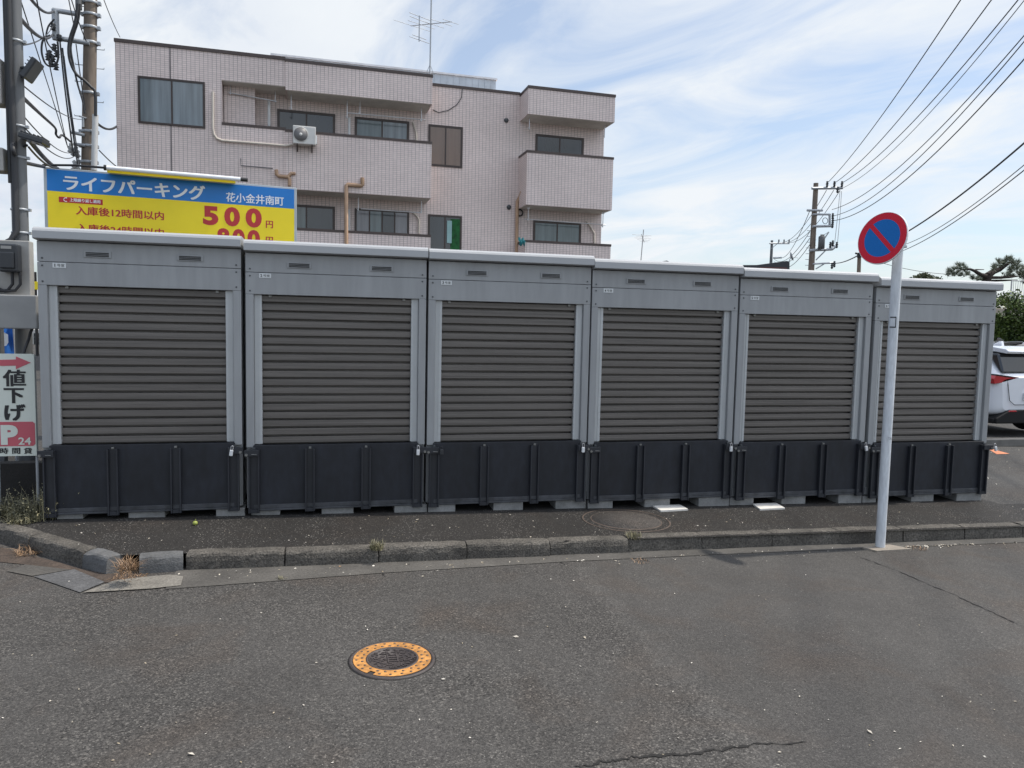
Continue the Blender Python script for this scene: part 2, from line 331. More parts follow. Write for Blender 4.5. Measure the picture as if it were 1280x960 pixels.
def leaf_mat(name, c1, c2, rough=.5):
    m = bpy.data.materials.new(name); m.use_nodes = True; t = m.node_tree; p = t.nodes['Principled BSDF']; l = t.links.new
    p.inputs['Roughness'].default_value = rough
    g = N(t, 'ShaderNodeNewGeometry'); n = N(t, 'ShaderNodeTexNoise', i_Scale=2.5, i_Detail=3.0); l(g.outputs['Position'], n.inputs['Vector'])
    ad = N(t, 'ShaderNodeMath', operation='MULTIPLY_ADD', i_1=.6, i_2=-.3); l(g.outputs['Random Per Island'], ad.inputs[0])
    a2 = N(t, 'ShaderNodeMath', operation='ADD'); l(ad.outputs[0], a2.inputs[0]); l(n.outputs[0], a2.inputs[1])
    r = ramp(t, .25, .75, (*c1, 1), (*c2, 1)); l(a2.outputs[0], r.inputs[0]); l(r.outputs[0], p.inputs['Base Color'])
    return m

m_shed = M('shed paint', (.288, .296, .302), .42, 0, .08, 1.6, fine=.06, fs=9, stretch=(2.2, 2.2, .35))
m_rail = M('guide rail', (.44, .455, .46), .35, .1, .05, 3)
m_roofm = M('roof trim', (.37, .38, .39), .4, 0, .05, 2)
m_shut = M('shutter metal', (.132, .120, .110), .40, .25, .24, 1.6, stretch=(.5, .5, 22), fine=.10, fs=9)
m_board = M('barrier panel', (.0100, .0118, .0175), .6, 0, .38, 3.2, fine=.25, fs=14, stretch=(1.5, 1.5, .7))
m_chan = M('barrier channel', (.020, .022, .028), .5, 0, .2, 4)
m_sill = M('sill', (.050, .053, .060), .45, 0, .5, 9)
m_black = M('black', (.012, .012, .013), .5)
m_vent = M('vent', (.06, .065, .07), .5)
m_sticker = M('sticker', (.62, .64, .64), .5, var=.05)
m_ink = M('ink', (.02, .02, .022), .6)
m_steel = M('galvanised', (.36, .38, .40), .45, .35, .12, 6)
m_zinc = M('zinc screws', (.22, .22, .21), .35, .5)
m_conc = M('concrete', (.30, .295, .28), .85, 0, .22, 5, .4, 120, fine=.12)
m_blk = M('block concrete', (.215, .215, .21), .85, 0, .25, 9, .3, 120, fine=.1)
m_slab = M('white slab', (.62, .60, .56), .8, 0, .12, 8, .3, 90)
m_kerb = M('kerb', (.088, .080, .069), .92, 0, .40, 5, 1.0, 90, fine=.5, fs=70)
m_kerbn = M('kerb new', (.100, .101, .102), .9, 0, .35, 6, .5, 90, fine=.2)
m_gut = M('gutter', (.076, .071, .064), .9, 0, .35, 3, .4, 120, fine=.2, fs=60)
m_gutl = M('gutter light', (.185, .172, .150), .9, 0, .25, 6, .4, 120, fine=.25, fs=60)
m_gutd = M('gutter dark', (.085, .085, .087), .9, 0, .2, 5, .4, 120, fine=.3, fs=60)
m_soil = M('soil', (.060, .044, .034), .95, 0, .4, 9, .6, 70, fine=.3)
m_dark = M('dark wall', (.022, .020, .019), .9, 0, .3, 5, .4, 50)
m_crack = M('crack', (.014, .013, .012), .95)
m_white = M('white paint', (.66, .67, .68), .4, 0, .06, 4)
m_pole = M('sign pole', (.58, .61, .64), .42, 0, .14, 5, stretch=(6, 6, 1.2), fine=.08, fs=12)
m_red = M('sign red', (.62, .012, .036), .5, spec=.25, var=.05)
m_blue = M('sign blue', (.001, .14, .46), .5, spec=.25, var=.05)
m_alu = M('aluminium', (.55, .55, .56), .35, .6)
m_sgblue = M('board blue', (.002, .18, .56), .4, var=.05)
m_sgyel = M('board yellow', (.95, .74, .010), .45, var=.06, vs=1.5)
m_sgred = M('board red', (.50, .022, .026), .4, var=.03)
m_sgwh = M('board white', (.80, .82, .84), .4, var=.03)
m_frame = M('board frame', (.42, .46, .48), .45, .2)
m_yel = M('cover yellow', (.42, .195, .050), .75, 0, .30, 11, fine=.32, fs=45)
m_iron = M('cast iron', (.055, .045, .043), .6, .0, .3, 20)
m_rust = M('rusty iron', (.10, .075, .06), .75, .2, .35, 10)
m_pconc = M('pole concrete', (.175, .140, .110), .85, 0, .3, 3, .2, 60, stretch=(3, 3, .5))
m_pgrey = M('pole grey', (.125, .13, .135), .6, .2, .18, 3, stretch=(4, 4, .5))
m_wire = M('wire', (.022, .023, .026), .55)
m_porc = M('porcelain', (.35, .36, .36), .25)
m_pvc = M('pvc pipe', (.55, .55, .54), .4)
m_beige = M('beige pipe', (.42, .27, .17), .5)
m_cream = M('cream duct', (.58, .52, .45), .5)
m_brown = M('brown trim', (.066, .046, .040), .5)
m_alub = M('window frame', (.045, .032, .028), .4, .2)
m_soff = M('soffit', (.68, .65, .60), .8, var=.12)
m_metroof = M('roof panel', (.38, .43, .48), .45, .3)
m_ac = M('air conditioner', (.60, .59, .56), .5)
m_bank = M('banner', (.62, .66, .60), .6, var=.04)
m_pink = M('banner pink', (.50, .10, .13), .6, var=.05)
m_tarp = M('blue tarp', (.02, .14, .50), .5, var=.2)
m_cab = M('cabinet', (.33, .32, .30), .6, .1, .2, 3)
m_beam = M('beam', (.30, .30, .295), .55, .1, .12, 3)
m_meter = M('meter', (.028, .031, .036), .35)
m_carw = M('car white', (.74, .76, .80), .18, 0, .02, 3, coat=1.)
m_carb = M('car black', (.012, .013, .016), .15, 0, .02, 3, coat=1.)
m_glassd = M('dark glass', (.010, .011, .013), .04, 0, .02, 3, spec=.9)
m_trim = M('car trim', (.008, .008, .009), .6, spec=.25)
m_lampr = M('tail lamp', (.42, .012, .018), .12, 0, .1, 9, coat=1.)
m_tyre = M('tyre', (.018, .018, .019), .8)
m_stop = M('wheel stop', (.085, .085, .083), .9, 0, .2, 7, .3)
m_orange = M('orange paint', (.62, .22, .10), .7, 0, .25, 14, fine=.2)
m_rwall = M('retaining wall', (.34, .30, .25), .9, 0, .2, 1.5, .3)
m_far = M('far wall', (.50, .49, .46), .8)
m_droof = M('dark roof', (.022, .024, .030), .5)
m_rroof = M('reddish roof', (.10, .035, .030), .6)
m_bark = M('bark', (.030, .021, .017), .9, 0, .35, 14, .6, 40)
m_leafA = leaf_mat('shrub leaves', (.025, .045, .012), (.13, .19, .04))
m_leafB = leaf_mat('pine needles', (.05, .068, .042), (.20, .22, .15))
m_leafC = leaf_mat('tree leaves', (.03, .045, .018), (.13, .14, .06))
m_weed = leaf_mat('weeds', (.075, .075, .040), (.30, .27, .16))
m_dry = leaf_mat('dry grass', (.14, .085, .045), (.42, .27, .16))
m_litter = leaf_mat('litter', (.30, .25, .17), (.66, .62, .55))
m_green = M('fruit', (.30, .34, .07), .5)
m_grcur = M('green curtain', (.010, .095, .024), .8, 0, .6, 9)
m_teal = M('teal cloth', (.02, .17, .19), .8)
m_cloth = M('pale cloth', (.28, .45, .45), .8)
c_blue = curtain_mat('curtain grey blue', (.155, .185, .20))
c_teal = curtain_mat('curtain teal', (.10, .135, .14), .2)
c_dark = curtain_mat('glass dark', (.020, .026, .032), .3, 3)
c_brown = curtain_mat('blind brown', (.150, .095, .065), .12)
c_grey = curtain_mat('curtain grey', (.17, .17, .185), .2)

# ------------------------------------------------------------------ ground
SA, SB = onr(712, 700), onr(905, 900)
m_road = asphalt('road asphalt', .063, .14, light=.27, spots=[(onr(1180, 868), .16, .84), (onr(330, 870), .45, .90), (onr(905, 640+80), .30, .92), (onr(640, 900), .40, .93), (onr(1010, 780), .5, 1.07), (onr(180, 790), .5, .92)], seam=[(SA, SB, .09, 1.14), (onr(1070, 695), onr(1280, 783), .06, .93)], cell=130, rough_x=(SA, SB), tint=(1, .952, .900))
m_park = asphalt('parking asphalt', .052, .15, chips=.1, light=.4, cell=140, tint=(1, .965, .92))
m_lot = asphalt('lot asphalt', .024, .28, chips=.25, light=.24, cell=150, tint=(1, .93, .88))
XS = [-400, -60, -14, 16, 60, 400]
b = MB()
for i in range(len(XS)-1):
    x0, x1 = XS[i], XS[i+1]
    b.poly([(x0, -200, zroad(x0)), (x1, -200, zroad(x1)), (x1, 500, zroad(x1)), (x0, 500, zroad(x0))])
tag(b.build('road', m_road), kind='structure')
def yfront(x): return 5.37 if x > -1.35 else 5.34 + (-1.35-x)*.885
b = MB(); XL = [-60, -14, -2.4, -1.35, 16, 60, 120]
for i in range(len(XL)-1):
    x0, x1 = XL[i], XL[i+1]
    b.poly([(x0, yfront(x0), zlot(x0)), (x1, yfront(x1), zlot(x1)), (x1, 130, zlot(x1)), (x0, 130, zlot(x0))])
tag(b.build('parking_lot', m_park), kind='structure')
b = MB()
for x0, x1, ya in ((-14, -2.4, 9.3), (-2.4, -1.35, 8.9), (-1.35, 6.72, 8.9), (6.72, 16, 6.16), (16, 60, 6.16)):
    b.poly([(x0, min(ya-.1, yfront(x0)), zlot(x0)+.003), (x1, min(ya-.1, yfront(x1)), zlot(x1)+.003), (x1, ya, zlot(x1)+.003), (x0, ya, zlot(x0)+.003)])
tag(b.build('pavement', m_lot), kind='structure')
# kerb: separate stones with open joints along the straight front and the angled corner
b = MB()
def kstone(p, q, w, m, j=0.):
    """stone from p to q (front top edge), width w to the back"""
    p = Vector(p).to_2d(); q = Vector(q).to_2d(); d = (q-p).normalized(); n = Vector((-d.y, d.x)); g = .0025
    p = p+d*g; q = q-d*g
    tz = R.uniform(.002, .009); ln = (q-p).length; K = max(4, int(ln/.045)); top_d = .012
    prof = [(0, -1), (.003, -.055), (top_d*.7, -.022), (top_d+.004, -.008), (top_d+.016, -.001), (w*.55, .001), (w-.012, 0), (w, -.012), (w, -1)]
    rings = []
    for k in range(K+1):
        s_ = k/K; c = p+d*(ln*s_); e = 0 if 0 < k < K else 1; sg_ = 1 if k == 0 else -1
        chip = R.random() < .16; ring = []
        for j, (a, zz_) in enumerate(prof):
            ja = R.uniform(-.0028, .0028) if 0 < j < 8 else 0; jz = R.uniform(-.0022, .0022) if 0 < j < 8 else 0
            if chip and j in (3, 4): ja += .007; jz -= .006
            if e and 0 < j < 8: jz -= R.uniform(.001, .006); ja += (.003 if j < 5 else -.002); al = sg_*R.uniform(.0, .004)
            else: al = 0
            pt = c+n*(a+ja)+d*al
            ring.append((pt.x, pt.y, (zroad(pt.x)-.1) if zz_ == -1 else zlot(pt.x)+.004+tz+zz_+jz))
        rings.append(ring)
    P_ = len(prof); m.add([v for r_ in rings for v in r_], [[i*P_+j, i*P_+j+1, (i+1)*P_+j+1, (i+1)*P_+j] for i in range(K) for j in range(P_-1)])
    m.add(rings[0], [list(range(P_))]); m.add(rings[-1], [list(range(P_))[::-1]])
x = -.945; 
while x < 30:
    y0 = 5.295+R.uniform(-.006, .006)+min(.07, max(0, x*.022)); kstone((x, y0), (x+.643, y0+R.uniform(-.006, .008)), .125, b); x += .643
L1, L2 = Vector((-1.62, 5.44)), Vector((-2.09, 5.87))
dd = (L2-L1).normalized()
kstone(L2, L1, .13, b)
p = L2.copy()
for i in range(7): q = p+dd*.63; kstone(q, p, .13, b); p = q
tag(b.build('kerb', m_kerb), kind='structure')
b = MB(); kstone((-1.225, 5.25), (-.955, 5.285), .12, b); kstone(L1, (-1.425, 5.262), .13, b)
tag(b.build('kerb_end_pieces', m_kerbn), kind='structure')
# gutter strip
def gpoly(name, px, m, dz=.004):
    pts = [onr(u, v) for u, v in px]; bb = MB()
    bb.poly([(q.x, q.y, zroad(q.x)+dz) for q in pts])
    return tag(bb.build(name, m), kind='structure')
b = MB(); GX = [(-1.0, 4.93), (.35, 5.075), (1.66, 5.165), (3.0, 5.20), (4.2, 5.21), (9, 5.22), (16, 5.23)]
for (x0, y0), (x1, y1) in zip(GX, GX[1:]):
    b.poly([(x0, y0, zroad(x0)+.004), (x1, y1, zroad(x1)+.004), (x1, 5.40, zroad(x1)+.004), (x0, 5.33, zroad(x0)+.004)])
tag(b.build('gutter', m_gut), kind='structure')
gpoly('gutter_slab', [(104, 742), (143, 727), (178, 722.5), (214, 719.5), (229, 722), (226, 733), (190, 737)], m_gutl, .008)
gpoly('gutter_slab', [(42, 721.5), (93, 712.5), (131, 728.5), (100, 741.5)], m_gutd, .006)
gpoly('gutter_slab', [(9, 715), (31, 706.5), (76, 711.5), (88, 713), (40, 721)], m_gut, .006)
gpoly('dirt_strip', [(0, 684), (35, 694), (75, 704), (108, 714), (140, 718), (178, 716), (178, 724), (142, 728), (130, 729), (93, 713), (74, 712), (30, 706), (0, 703)], m_soil, .004)
# cracks
def crack(px, w):
    pts = []
    for (a, bq) in zip(px, px[1:]):
        for k in range(14): pts.append((a[0]+(bq[0]-a[0])*k/14, a[1]+(bq[1]-a[1])*k/14))
    g = [onr(*q) for q in pts]; bb = MB(); prev = None
    for i, q in enumerate(g):
        t = (g[min(i+1, len(g)-1)]-g[max(i-1, 0)]).to_2d().normalized(); n = Vector((-t.y, t.x))
        o_ = .75*(o_ if i else 0)+R.uniform(-1, 1)*w*1.5; o = o_; ww = w*R.choice((.25, .5, .9, 1.3))*min(1, (i+1)/6, (len(g)-i)/6)
        c = q.to_2d()+n*o
        A = [(c.x+n.x*ww, c.y+n.y*ww, zroad(c.x)+.003), (c.x-n.x*ww, c.y-n.y*ww, zroad(c.x)+.003)]
        if prev: bb.poly([prev[0], prev[1], A[1], A[0]])
        prev = A
    return tag(bb.build('road_crack', m_crack), kind='structure')
crack([(718, 960), (760, 951), (800, 948), (880, 940), (940, 934), (1010, 924)], .0075)
crack([(1070, 695), (1120, 713), (1180, 738), (1230, 762), (1290, 788)], .006)
crack([(690, 698), (712, 708)], .005); crack([(795, 694), (815, 704)], .006); crack([(478, 713), (480, 722)], .006)
# painted line on the lot
g = [ong(u, v) for u, v in [(1236, 562), (1242, 562), (1262, 567.5), (1246, 568)]]
b = MB(); b.poly([(q.x, q.y, zlot(q.x)+.004) for q in g]); tag(b.build('painted_line', m_orange), kind='structure')

# ------------------------------------------------------------------ storage sheds
SH_X0, SH_Y, SH_W, SH_D = -2.1426, 6.349, 1.45, 2.25
GX_ = [0, .033, .052, .066, .086, .126]; DZ = [0, -.024, -.030, -.051, -.074, -.108]
ZJ, ZL, ZS, ZF = .457, 1.700, 1.875, 2.098
ORD = ['first', 'second', 'third', 'fourth', 'fifth', 'sixth']
def make_shed():
    root = thing('storage_shed', 'x', 'storage shed', (SH_X0, SH_Y, 0), 'grey roller shutter sheds in the row')
    T = Matrix.Translation((SH_X0, SH_Y, 0)); w = SH_W
    b = MB(T)                                            # walls and floor frame
    b.box(0, .012, .10, SH_D, -.05, 2.03); b.box(w-.012, w, .10, SH_D, -.05, 2.03); b.box(.012, w-.012, SH_D-.012, SH_D, -.05, 2.03)
    b.box(.012, w-.012, .02, SH_D-.012, -.05, .02)
    b.box(0, .10, .035, .10, -.05, ZJ-.003); b.box(w-.10, w, .035, .10, -.05, ZJ-.003)   # lower corner posts behind the barrier
    for k in range(8):                                   # wall ribs
        y = .25+k*.25; b.box(-.008, 0, y, y+.05, 0, 2.0); b.box(w, w+.008, y, y+.05, 0, 2.0)
    b.build('body', m_shed, root)
    b = MB(T)                                            # header in two panels with a joint
    b.box(0, w, 0, .10, ZL, ZS-.0015, .004); b.box(0, w, .002, .10, ZS+.0015, 2.03, .004)
    hd = b.build('header_panel', m_shed, root)
    for cx_ in (.415, 1.075):
        b = MB(T); b.box(cx_-.095, cx_+.095, -.006, .0005, 1.918, 1.966, .003); v = b.build('vent', m_shed, hd)
        b = MB(T)
        for k in range(3): b.box(cx_-.08, cx_+.08, -.0085, -.0062, 1.926+k*.0115, 1.934+k*.0115)
        b.build('vent_slot', m_black, v)
    b = MB(T)
    for x in (.035, w-.035):
        for z in (ZS+.028, ZS-.028, ZL+.028):
            b.box(x-.006, x+.006, -.005, .001, z-.006, z+.006, .002)
    b.each('bolt', m_vent, hd)
    for s, x0 in ((0, 0), (1, w-.062)):                  # outer jambs
        b = MB(T); b.box(x0, x0+.062, 0, .075, ZJ, ZL-.0005, .004); b.build('jamb', m_shed, root)
    for x0, x1 in ((.062, .122), (w-.122, w-.062)):      # shutter guide rails
        b = MB(T); b.box(x0, x1, .030, .085, ZJ+.022, ZL-.0005, .004)
        xm = x0+.036 if x0 < .5 else x1-.036
        b.box(xm-.002, xm+.002, .0265, .030, ZJ+.022, ZL-.001)
        b.build('guide_rail', m_rail, root)
    b = MB(T); pit = .0683; z = ZL-.004; pr = []         # roller shutter slats
    while z > ZJ+.02:
        pr += [(.110, z), (.060, z-.0006), (.0562, z-.0040), (.0560, z-.0240), (.0543, z-.0255), (.0545, z-.0480), (.0570, z-.0520), (.064, z-.0535), (.110, z-.0540), (.110, z-.0672)]
        z -= pit
    x0, x1 = .1205, w-.1205
    vs = [(x, y, zz_) for y, zz_ in pr for x in (x0, x1)]
    b.add(vs, [[2*i, 2*i+1, 2*i+3, 2*i+2] for i in range(len(pr)-1)])
    b.build('shutter', m_shut, root)
    for x in (.185, w-.185):
        b = MB(T); b.box(x-.012, x+.012, .04, .056, ZL-.022, ZL-.001, .003); b.build('shutter_stop', m_zinc, root)
    # roof with a lit rolled front edge
    pr = [(-.0665, 2.045), (-.0665, ZF), (-.058, ZF+.016), (-.035, ZF+.030), (.02, ZF+.036), (SH_D+.05, ZF-.02), (SH_D+.05, ZF-.06), (.04, ZF-.065), (-.055, 2.040)]
    b = MB(T); b.prism(pr, -.005, w+.005, 'x'); b.build('roof', m_roofm, root)
    # dark barrier across the foot of the shed
    b = MB(T); b.box(.055, w-.055, -.022, .018, -.045, ZJ+.020, .003); brd = b.build('barrier_panel', m_board, root)
    b = MB(T); b.box(.06, w-.06, -.034, .016, -.062, -.0455, .003); b.box(.06, w-.06, -.032, -.0225, -.0435, -.012, .002); b.build('sill_rail', m_sill, brd)
    def chan(xc, wd, name):
        c = MB(T); x0, x1 = xc-wd/2, xc+wd/2; t = .012
        c.box(x0, x1, -.030, -.0235, -.075, ZJ-.012)
        c.box(x0, x0+t, -.058, -.0305, -.075, ZJ-.012, .002); c.box(x1-t, x1, -.058, -.0305, -.075, ZJ-.012, .002)
        c.box(x0+t+.002, x1-t-.002, -.052, -.031, -.075, -.045)
        o = c.build(name, m_chan, brd)
        c = MB(T); c.box(xc-.010, xc+.010, -.038, -.010, ZJ-.011, ZJ+.004, .002); c.build('bolt', m_zinc if name == 'stiffener' else m_vent, brd)
    for xc in (.50, .955): chan(xc, .078, 'stiffener')
    for xc in (.060, w-.062): chan(xc, .086, 'end_channel')
    b = MB(T)                                            # latch brackets at the barrier ends
    for x0, x1 in ((-.012, .10), (w-.10, w+.012)):
        b.box(x0, x1, -.074, -.059, ZJ-.062, ZJ-.010, .003)
    b.each('latch_bracket', m_chan, brd)
    b = MB(T)
    for x in (.006, w-.006):
        b.tube([(x, -.084, ZJ-.048), (x, -.071, ZJ-.048)], .011, 10)
    b.each('latch_pin', m_zinc, brd)
    b = MB(T); b.tube([(.045, -.078, ZJ-.044), (.085, -.080, ZJ-.046)], .003, 6); b.build('latch_wire', m_zinc, brd)
    return root
proto = make_shed(); SHX = []
DESC = ['leftmost, in front of the yellow parking board, numbered 1', 'second from the left, numbered 2', 'third from the left, numbered 3',
        'fourth from left, behind the round cover, number 4', 'fifth from the left, numbered 5', 'rightmost beside the white car, number 6']
sheds = [proto]+[copy_tree(proto) for i in range(5)]
for i, o in enumerate(sheds):
    x = SH_X0+i*SH_W+GX_[i]; SHX.append(x); o.location = (x, SH_Y, DZ[i]); ORG[o.name] = Vector((x, SH_Y, DZ[i]))
    o['label'] = 'grey shed with dark barrier foot, '+DESC[i]
    b = MB(); sx, sz = x+.105, DZ[i]+ZS-.043
    b.box(sx, sx+.092, SH_Y-.004, SH_Y-.0005, sz, sz+.036); st = b.build('number_sticker', m_sticker, o)
    nw_ = .006 if i == 0 else .014; text_mesh(str(i+1), 'numeral', m_ink, st, (sx+.017-nw_/2, SH_Y-.004, sz+.007), (1, 0, 0), (0, 0, 1), nw_, .022, .02)
    text_mesh('号室', 'lettering', m_ink, st, (sx+.032, SH_Y-.004, sz+.008), (1, 0, 0), (0, 0, 1), .050, .021, .0)
# padlocks
for i in range(6):
    x = SHX[i]+SH_W-.065; y = SH_Y-.100; z = DZ[i]+ZJ-.005; tl = [.16, .04, 0, 0, -.2, -.25][i]
    if i == 5: x += .07
    Mx = Matrix.Translation((x, y, z)) @ Matrix.Rotation(tl, 4, 'Y')
    t = thing('padlock', f'small bright metal padlock on the right end of the {ORD[i]} shed from the left', 'padlock', (x, y, z), 'padlocks on the shed barriers')
    b = MB(Mx); b.box(-.013, .013, -.010, .010, -.068, -.020, .004); b.build('lock_body', m_white, t)
    b = MB(Mx); b.tube([(-.008, 0, -.021)]+[(-.009*math.cos(a*PI/6), 0, .004+.010*math.sin(a*PI/6)) for a in range(7)]+[(.008, 0, -.021)], .0028, 6); b.build('shackle', m_alu, t)
x = SHX[2]+.115; y = SH_Y-.094; z = DZ[2]+ZJ-.01
t = thing('padlock', 'dark plastic padlock at the left end of the third shed barrier', 'padlock', (x, y, z), 'padlocks on the shed barriers')
Mx = Matrix.Translation((x, y, z)); b = MB(Mx); b.box(-.016, .016, -.012, .012, -.058, -.012, .005); b.build('lock_body', m_meter, t)
b = MB(Mx); b.tube([(-.010, 0, -.013)]+[(-.010*math.cos(a*PI/6), 0, .004+.010*math.sin(a*PI/6)) for a in range(7)]+[(.010, 0, -.013)], .003, 6); b.build('shackle', m_chan, t)
# concrete blocks under the sheds
BL = [[(70, 103, 'left end'), (160, 206, 'middle'), (270, 306, 'right end')], [(314, 350, 'left end'), (402, 442, 'middle'), (493, 533.5, 'right end')],
      [(535, 569, 'left end'), (617, 654, 'middle'), (695, 733, 'right end')], [(735, 766, 'left end'), (806, 838, 'middle'), (873, 911, 'right end')],
      [(913, 943, 'left end'), (978, 1008, 'middle'), (1048, 1077, 'right end')], [(1079, 1096, 'left end'), (1140, 1168, 'middle'), (1196, 1227, 'right end')]]
for i, row in enumerate(BL):
    for u0, u1, pos in row:
        v = 648-(u0-70)*.0185
        a = aty(u0, v, SH_Y-.02); c = aty(u1, v, SH_Y-.02); z0 = zlot(a.x)-.01; z1 = DZ[i]-.063
        b = MB(); b.box(a.x, c.x, SH_Y-.012+R.uniform(-.012, .012), SH_Y+.16, z0, z1, .005)
        b.box(a.x+.01, c.x-.01, SH_Y+.161, SH_Y+.30, z0, DZ[i]-.055)
        tag(b.build('concrete_block', m_blk, None, (a.x, SH_Y, z0)), f'grey concrete block under the {pos} of the {ORD[i]} shed from the left', 'concrete block', 'concrete blocks under the sheds')
# pale slabs lying on the pavement
for (px, lab) in (([(816, 634.5), (849, 632.5), (860, 638.5), (826, 640.5)], 'pale flat slab on the pavement right of the round cover'),
                  ([(941, 632), (970, 630.5), (981, 637), (950, 638.5)], 'pale flat slab on the pavement before the fifth shed')):
    g = [ong(u, v) for u, v in px]; b = MB(); vs = [(q.x, q.y, zlot(q.x)-.01) for q in g]+[(q.x, q.y, zlot(q.x)+.018) for q in g]
    b.add(vs, [(0, 1, 2, 3), (4, 5, 6, 7), (0, 1, 5, 4), (1, 2, 6, 5), (2, 3, 7, 6), (3, 0, 4, 7)])
    tag(b.build('paving_slab', m_slab, None, g[0]), lab, 'slab', 'pale slabs on the pavement')

# ------------------------------------------------------------------ manholes
c = Vector((.312, 3.725, 0)); zr = zroad(c.x)
def tilt(c0, dz): return Matrix.Translation((c0.x, c0.y, dz)) @ Matrix.Rotation(math.atan(-SLX), 4, 'Y')
Mx = tilt(c, zr)
t = thing('manhole_cover', 'round iron cover with a yellow ring set in the road', 'manhole cover', (c.x, c.y, zr))
b = MB(Mx); b.lathe([(.218, -.02), (.218, .006), (.200, .008), (.200, .004), (.0, .004)], n=64); b.build('iron_frame', m_iron, t)
b = MB(Mx); b.lathe([(.219, .0015), (.224, .0015)], n=64); b.build('joint', m_crack, t)
b = MB(Mx); n = 96
def ann(r0, r1, z, a0=0, a1=2*PI, k=96):
    vs = []; 
    for j in range(k+1):
        a = a0+(a1-a0)*j/k; vs += [(r0*math.cos(a), r0*math.sin(a), z), (r1*math.cos(a), r1*math.sin(a), z)]
    return vs, [[2*j, 2*j+1, 2*j+3, 2*j+2] for j in range(k)]
nt = math.radians(232)
vs, fs = ann(.134, .168, .0085); b.add(vs, fs)
vs, fs = ann(.168, .197, .0085, nt+.09, nt-.09+2*PI); b.add(vs, fs)
ring = b.build('yellow_ring', m_yel, t)
b = MB(Mx)
for k in range(22):
    for rr, of in ((.180, 0), (.152, .5)):
        a = 2*PI*(k+of)/22+R.uniform(-.04, .04)
        if rr > .17 and abs((a-nt+PI) % (2*PI)-PI) < .14: continue
        b.lathe([(.0065, .0086), (.0065, .0105), (0, .0108)], (rr*math.cos(a), rr*math.sin(a), 0), 10)
b.each('stud', m_rust, ring)
b = MB(Mx); b.lathe([(.133, .0045), (.133, .010), (.122, .010), (.122, .0065), (.0, .0065)], n=64)
for k in range(170):
    a = R.uniform(0, 2*PI); rr = .115*math.sqrt(R.random()); x, y = rr*math.cos(a), rr*math.sin(a)
    if abs(x) < .034 and abs(y) < .048: continue
    s_ = R.uniform(.004, .008); b.box(x-s_, x+s_, y-s_*.6, y+s_*.6, .006, .0105)
for x in (-.026, .022): b.box(x, x+.006, -.045, .045, .006, .0115)
for y in (-.036, -.012, .012, .036): b.box(-.0198, .0218, y-.0025, y+.0025, .006, .0112)
b.build('iron_lid', m_iron, t)
c = Vector((2.48, 5.90, 0)); zr = zlot(c.x); Mx = tilt(c, zr)
t = thing('manhole_cover', 'large round asphalt-filled cover in the pavement before the fourth shed', 'manhole cover', (c.x, c.y, zr))
b = MB(Mx); b.lathe([(.385, -.02), (.385, .004), (.373, .005), (.373, .0015), (.300, .0015)], n=64); b.build('collar', m_lot, t)
b = MB(Mx); b.lathe([(.378, .0052), (.372, .0075), (.366, .0052)], n=64); b.lathe([(.306, .0035), (.300, .007), (.294, .0035)], n=64); b.build('iron_rim', m_rust, t)
b = MB(Mx); b.lathe([(.300, -.01), (.298, .006), (0, .007)], n=64); b.build('filled_lid', asphalt('lid asphalt', .060, .15, cell=160, tint=(1, .93, .88)), t)

# ------------------------------------------------------------------ no parking sign
pb = onr(1100, 685); pz = zroad(pb.x)
t = thing('no_parking_sign', 'round red and blue no parking sign on a white pole at the kerb', 'road sign', (pb.x, pb.y, pz))
b = MB(); b.tube([(pb.x, pb.y, pz), (pb.x, pb.y, pz+2.70)], .0383, 24); b.lathe([(.0383, 0), (.03, .014), (0, .018)], (pb.x, pb.y, pz+2.70), 24); pole = b.build('pole', m_pole, t)
g = [onr(u, v) for u, v in [(1078, 686), (1096, 690.5), (1140, 688), (1112, 682.5)]]
b = MB(); b.add([(q.x, q.y, zroad(q.x)-.01) for q in g]+[(q.x, q.y, zroad(q.x)+.014) for q in g], [(0, 1, 2, 3), (4, 5, 6, 7), (0, 1, 5, 4), (1, 2, 6, 5), (2, 3, 7, 6), (3, 0, 4, 7)])
b.build('footing', M('footing', (.27, .235, .195), .9, 0, .2, 8, .4, 90, fine=.15), t)
RAD = .212; sc = aty(1102.5, 297.6, pb.y-.02); DYAW = math.radians(-73)
Ms = Matrix.Translation(sc) @ Matrix.Rotation(DYAW, 4, 'Z') @ Matrix.Rotation(math.radians(-9), 4, 'X') @ Matrix.Rotation(math.radians(90), 4, 'X')
# local: x right, y up, z towards the road
b = MB(Ms); b.lathe([(RAD-.012, -.016), (RAD, -.014), (RAD, 0), (RAD-.003, .001), (0, .001)], n=72); disc = b.build('disc', m_sgwh, t)
b = MB(Ms); r0 = RAD*.72; k = 72
vs, fs = ann(r0, RAD*.975, .0024); b.add(vs, fs)
hw = RAD*.085; dv = Vector((1, -1)).normalized(); nv = Vector((1, 1)).normalized()
q = math.sqrt(r0*r0-hw*hw); b.poly([tuple(-dv*q*1.02+nv*hw)+(.0028,), tuple(dv*q*1.02+nv*hw)+(.0028,), tuple(dv*q*1.02-nv*hw)+(.0028,), tuple(-dv*q*1.02-nv*hw)+(.0028,)])
b.build('red_ring', m_red, disc)
b = MB(Ms)
for sgn in (1, -1):
    pts = []
    for j in range(41):
        a0 = math.asin(hw/r0); a = a0+(PI-2*a0)*j/40; p_ = dv*(-math.cos(a)*r0)+nv*(math.sin(a)*r0*sgn); pts.append((p_.x, p_.y, .002))
    b.poly(pts)
b.build('blue_field', m_blue, disc)
Mc = Matrix.Translation((pb.x, pb.y, 0)) @ Matrix.Rotation(math.atan2(sc.y-pb.y, sc.x-pb.x), 4, 'Z'); dl = math.hypot(sc.x-pb.x, sc.y-pb.y)
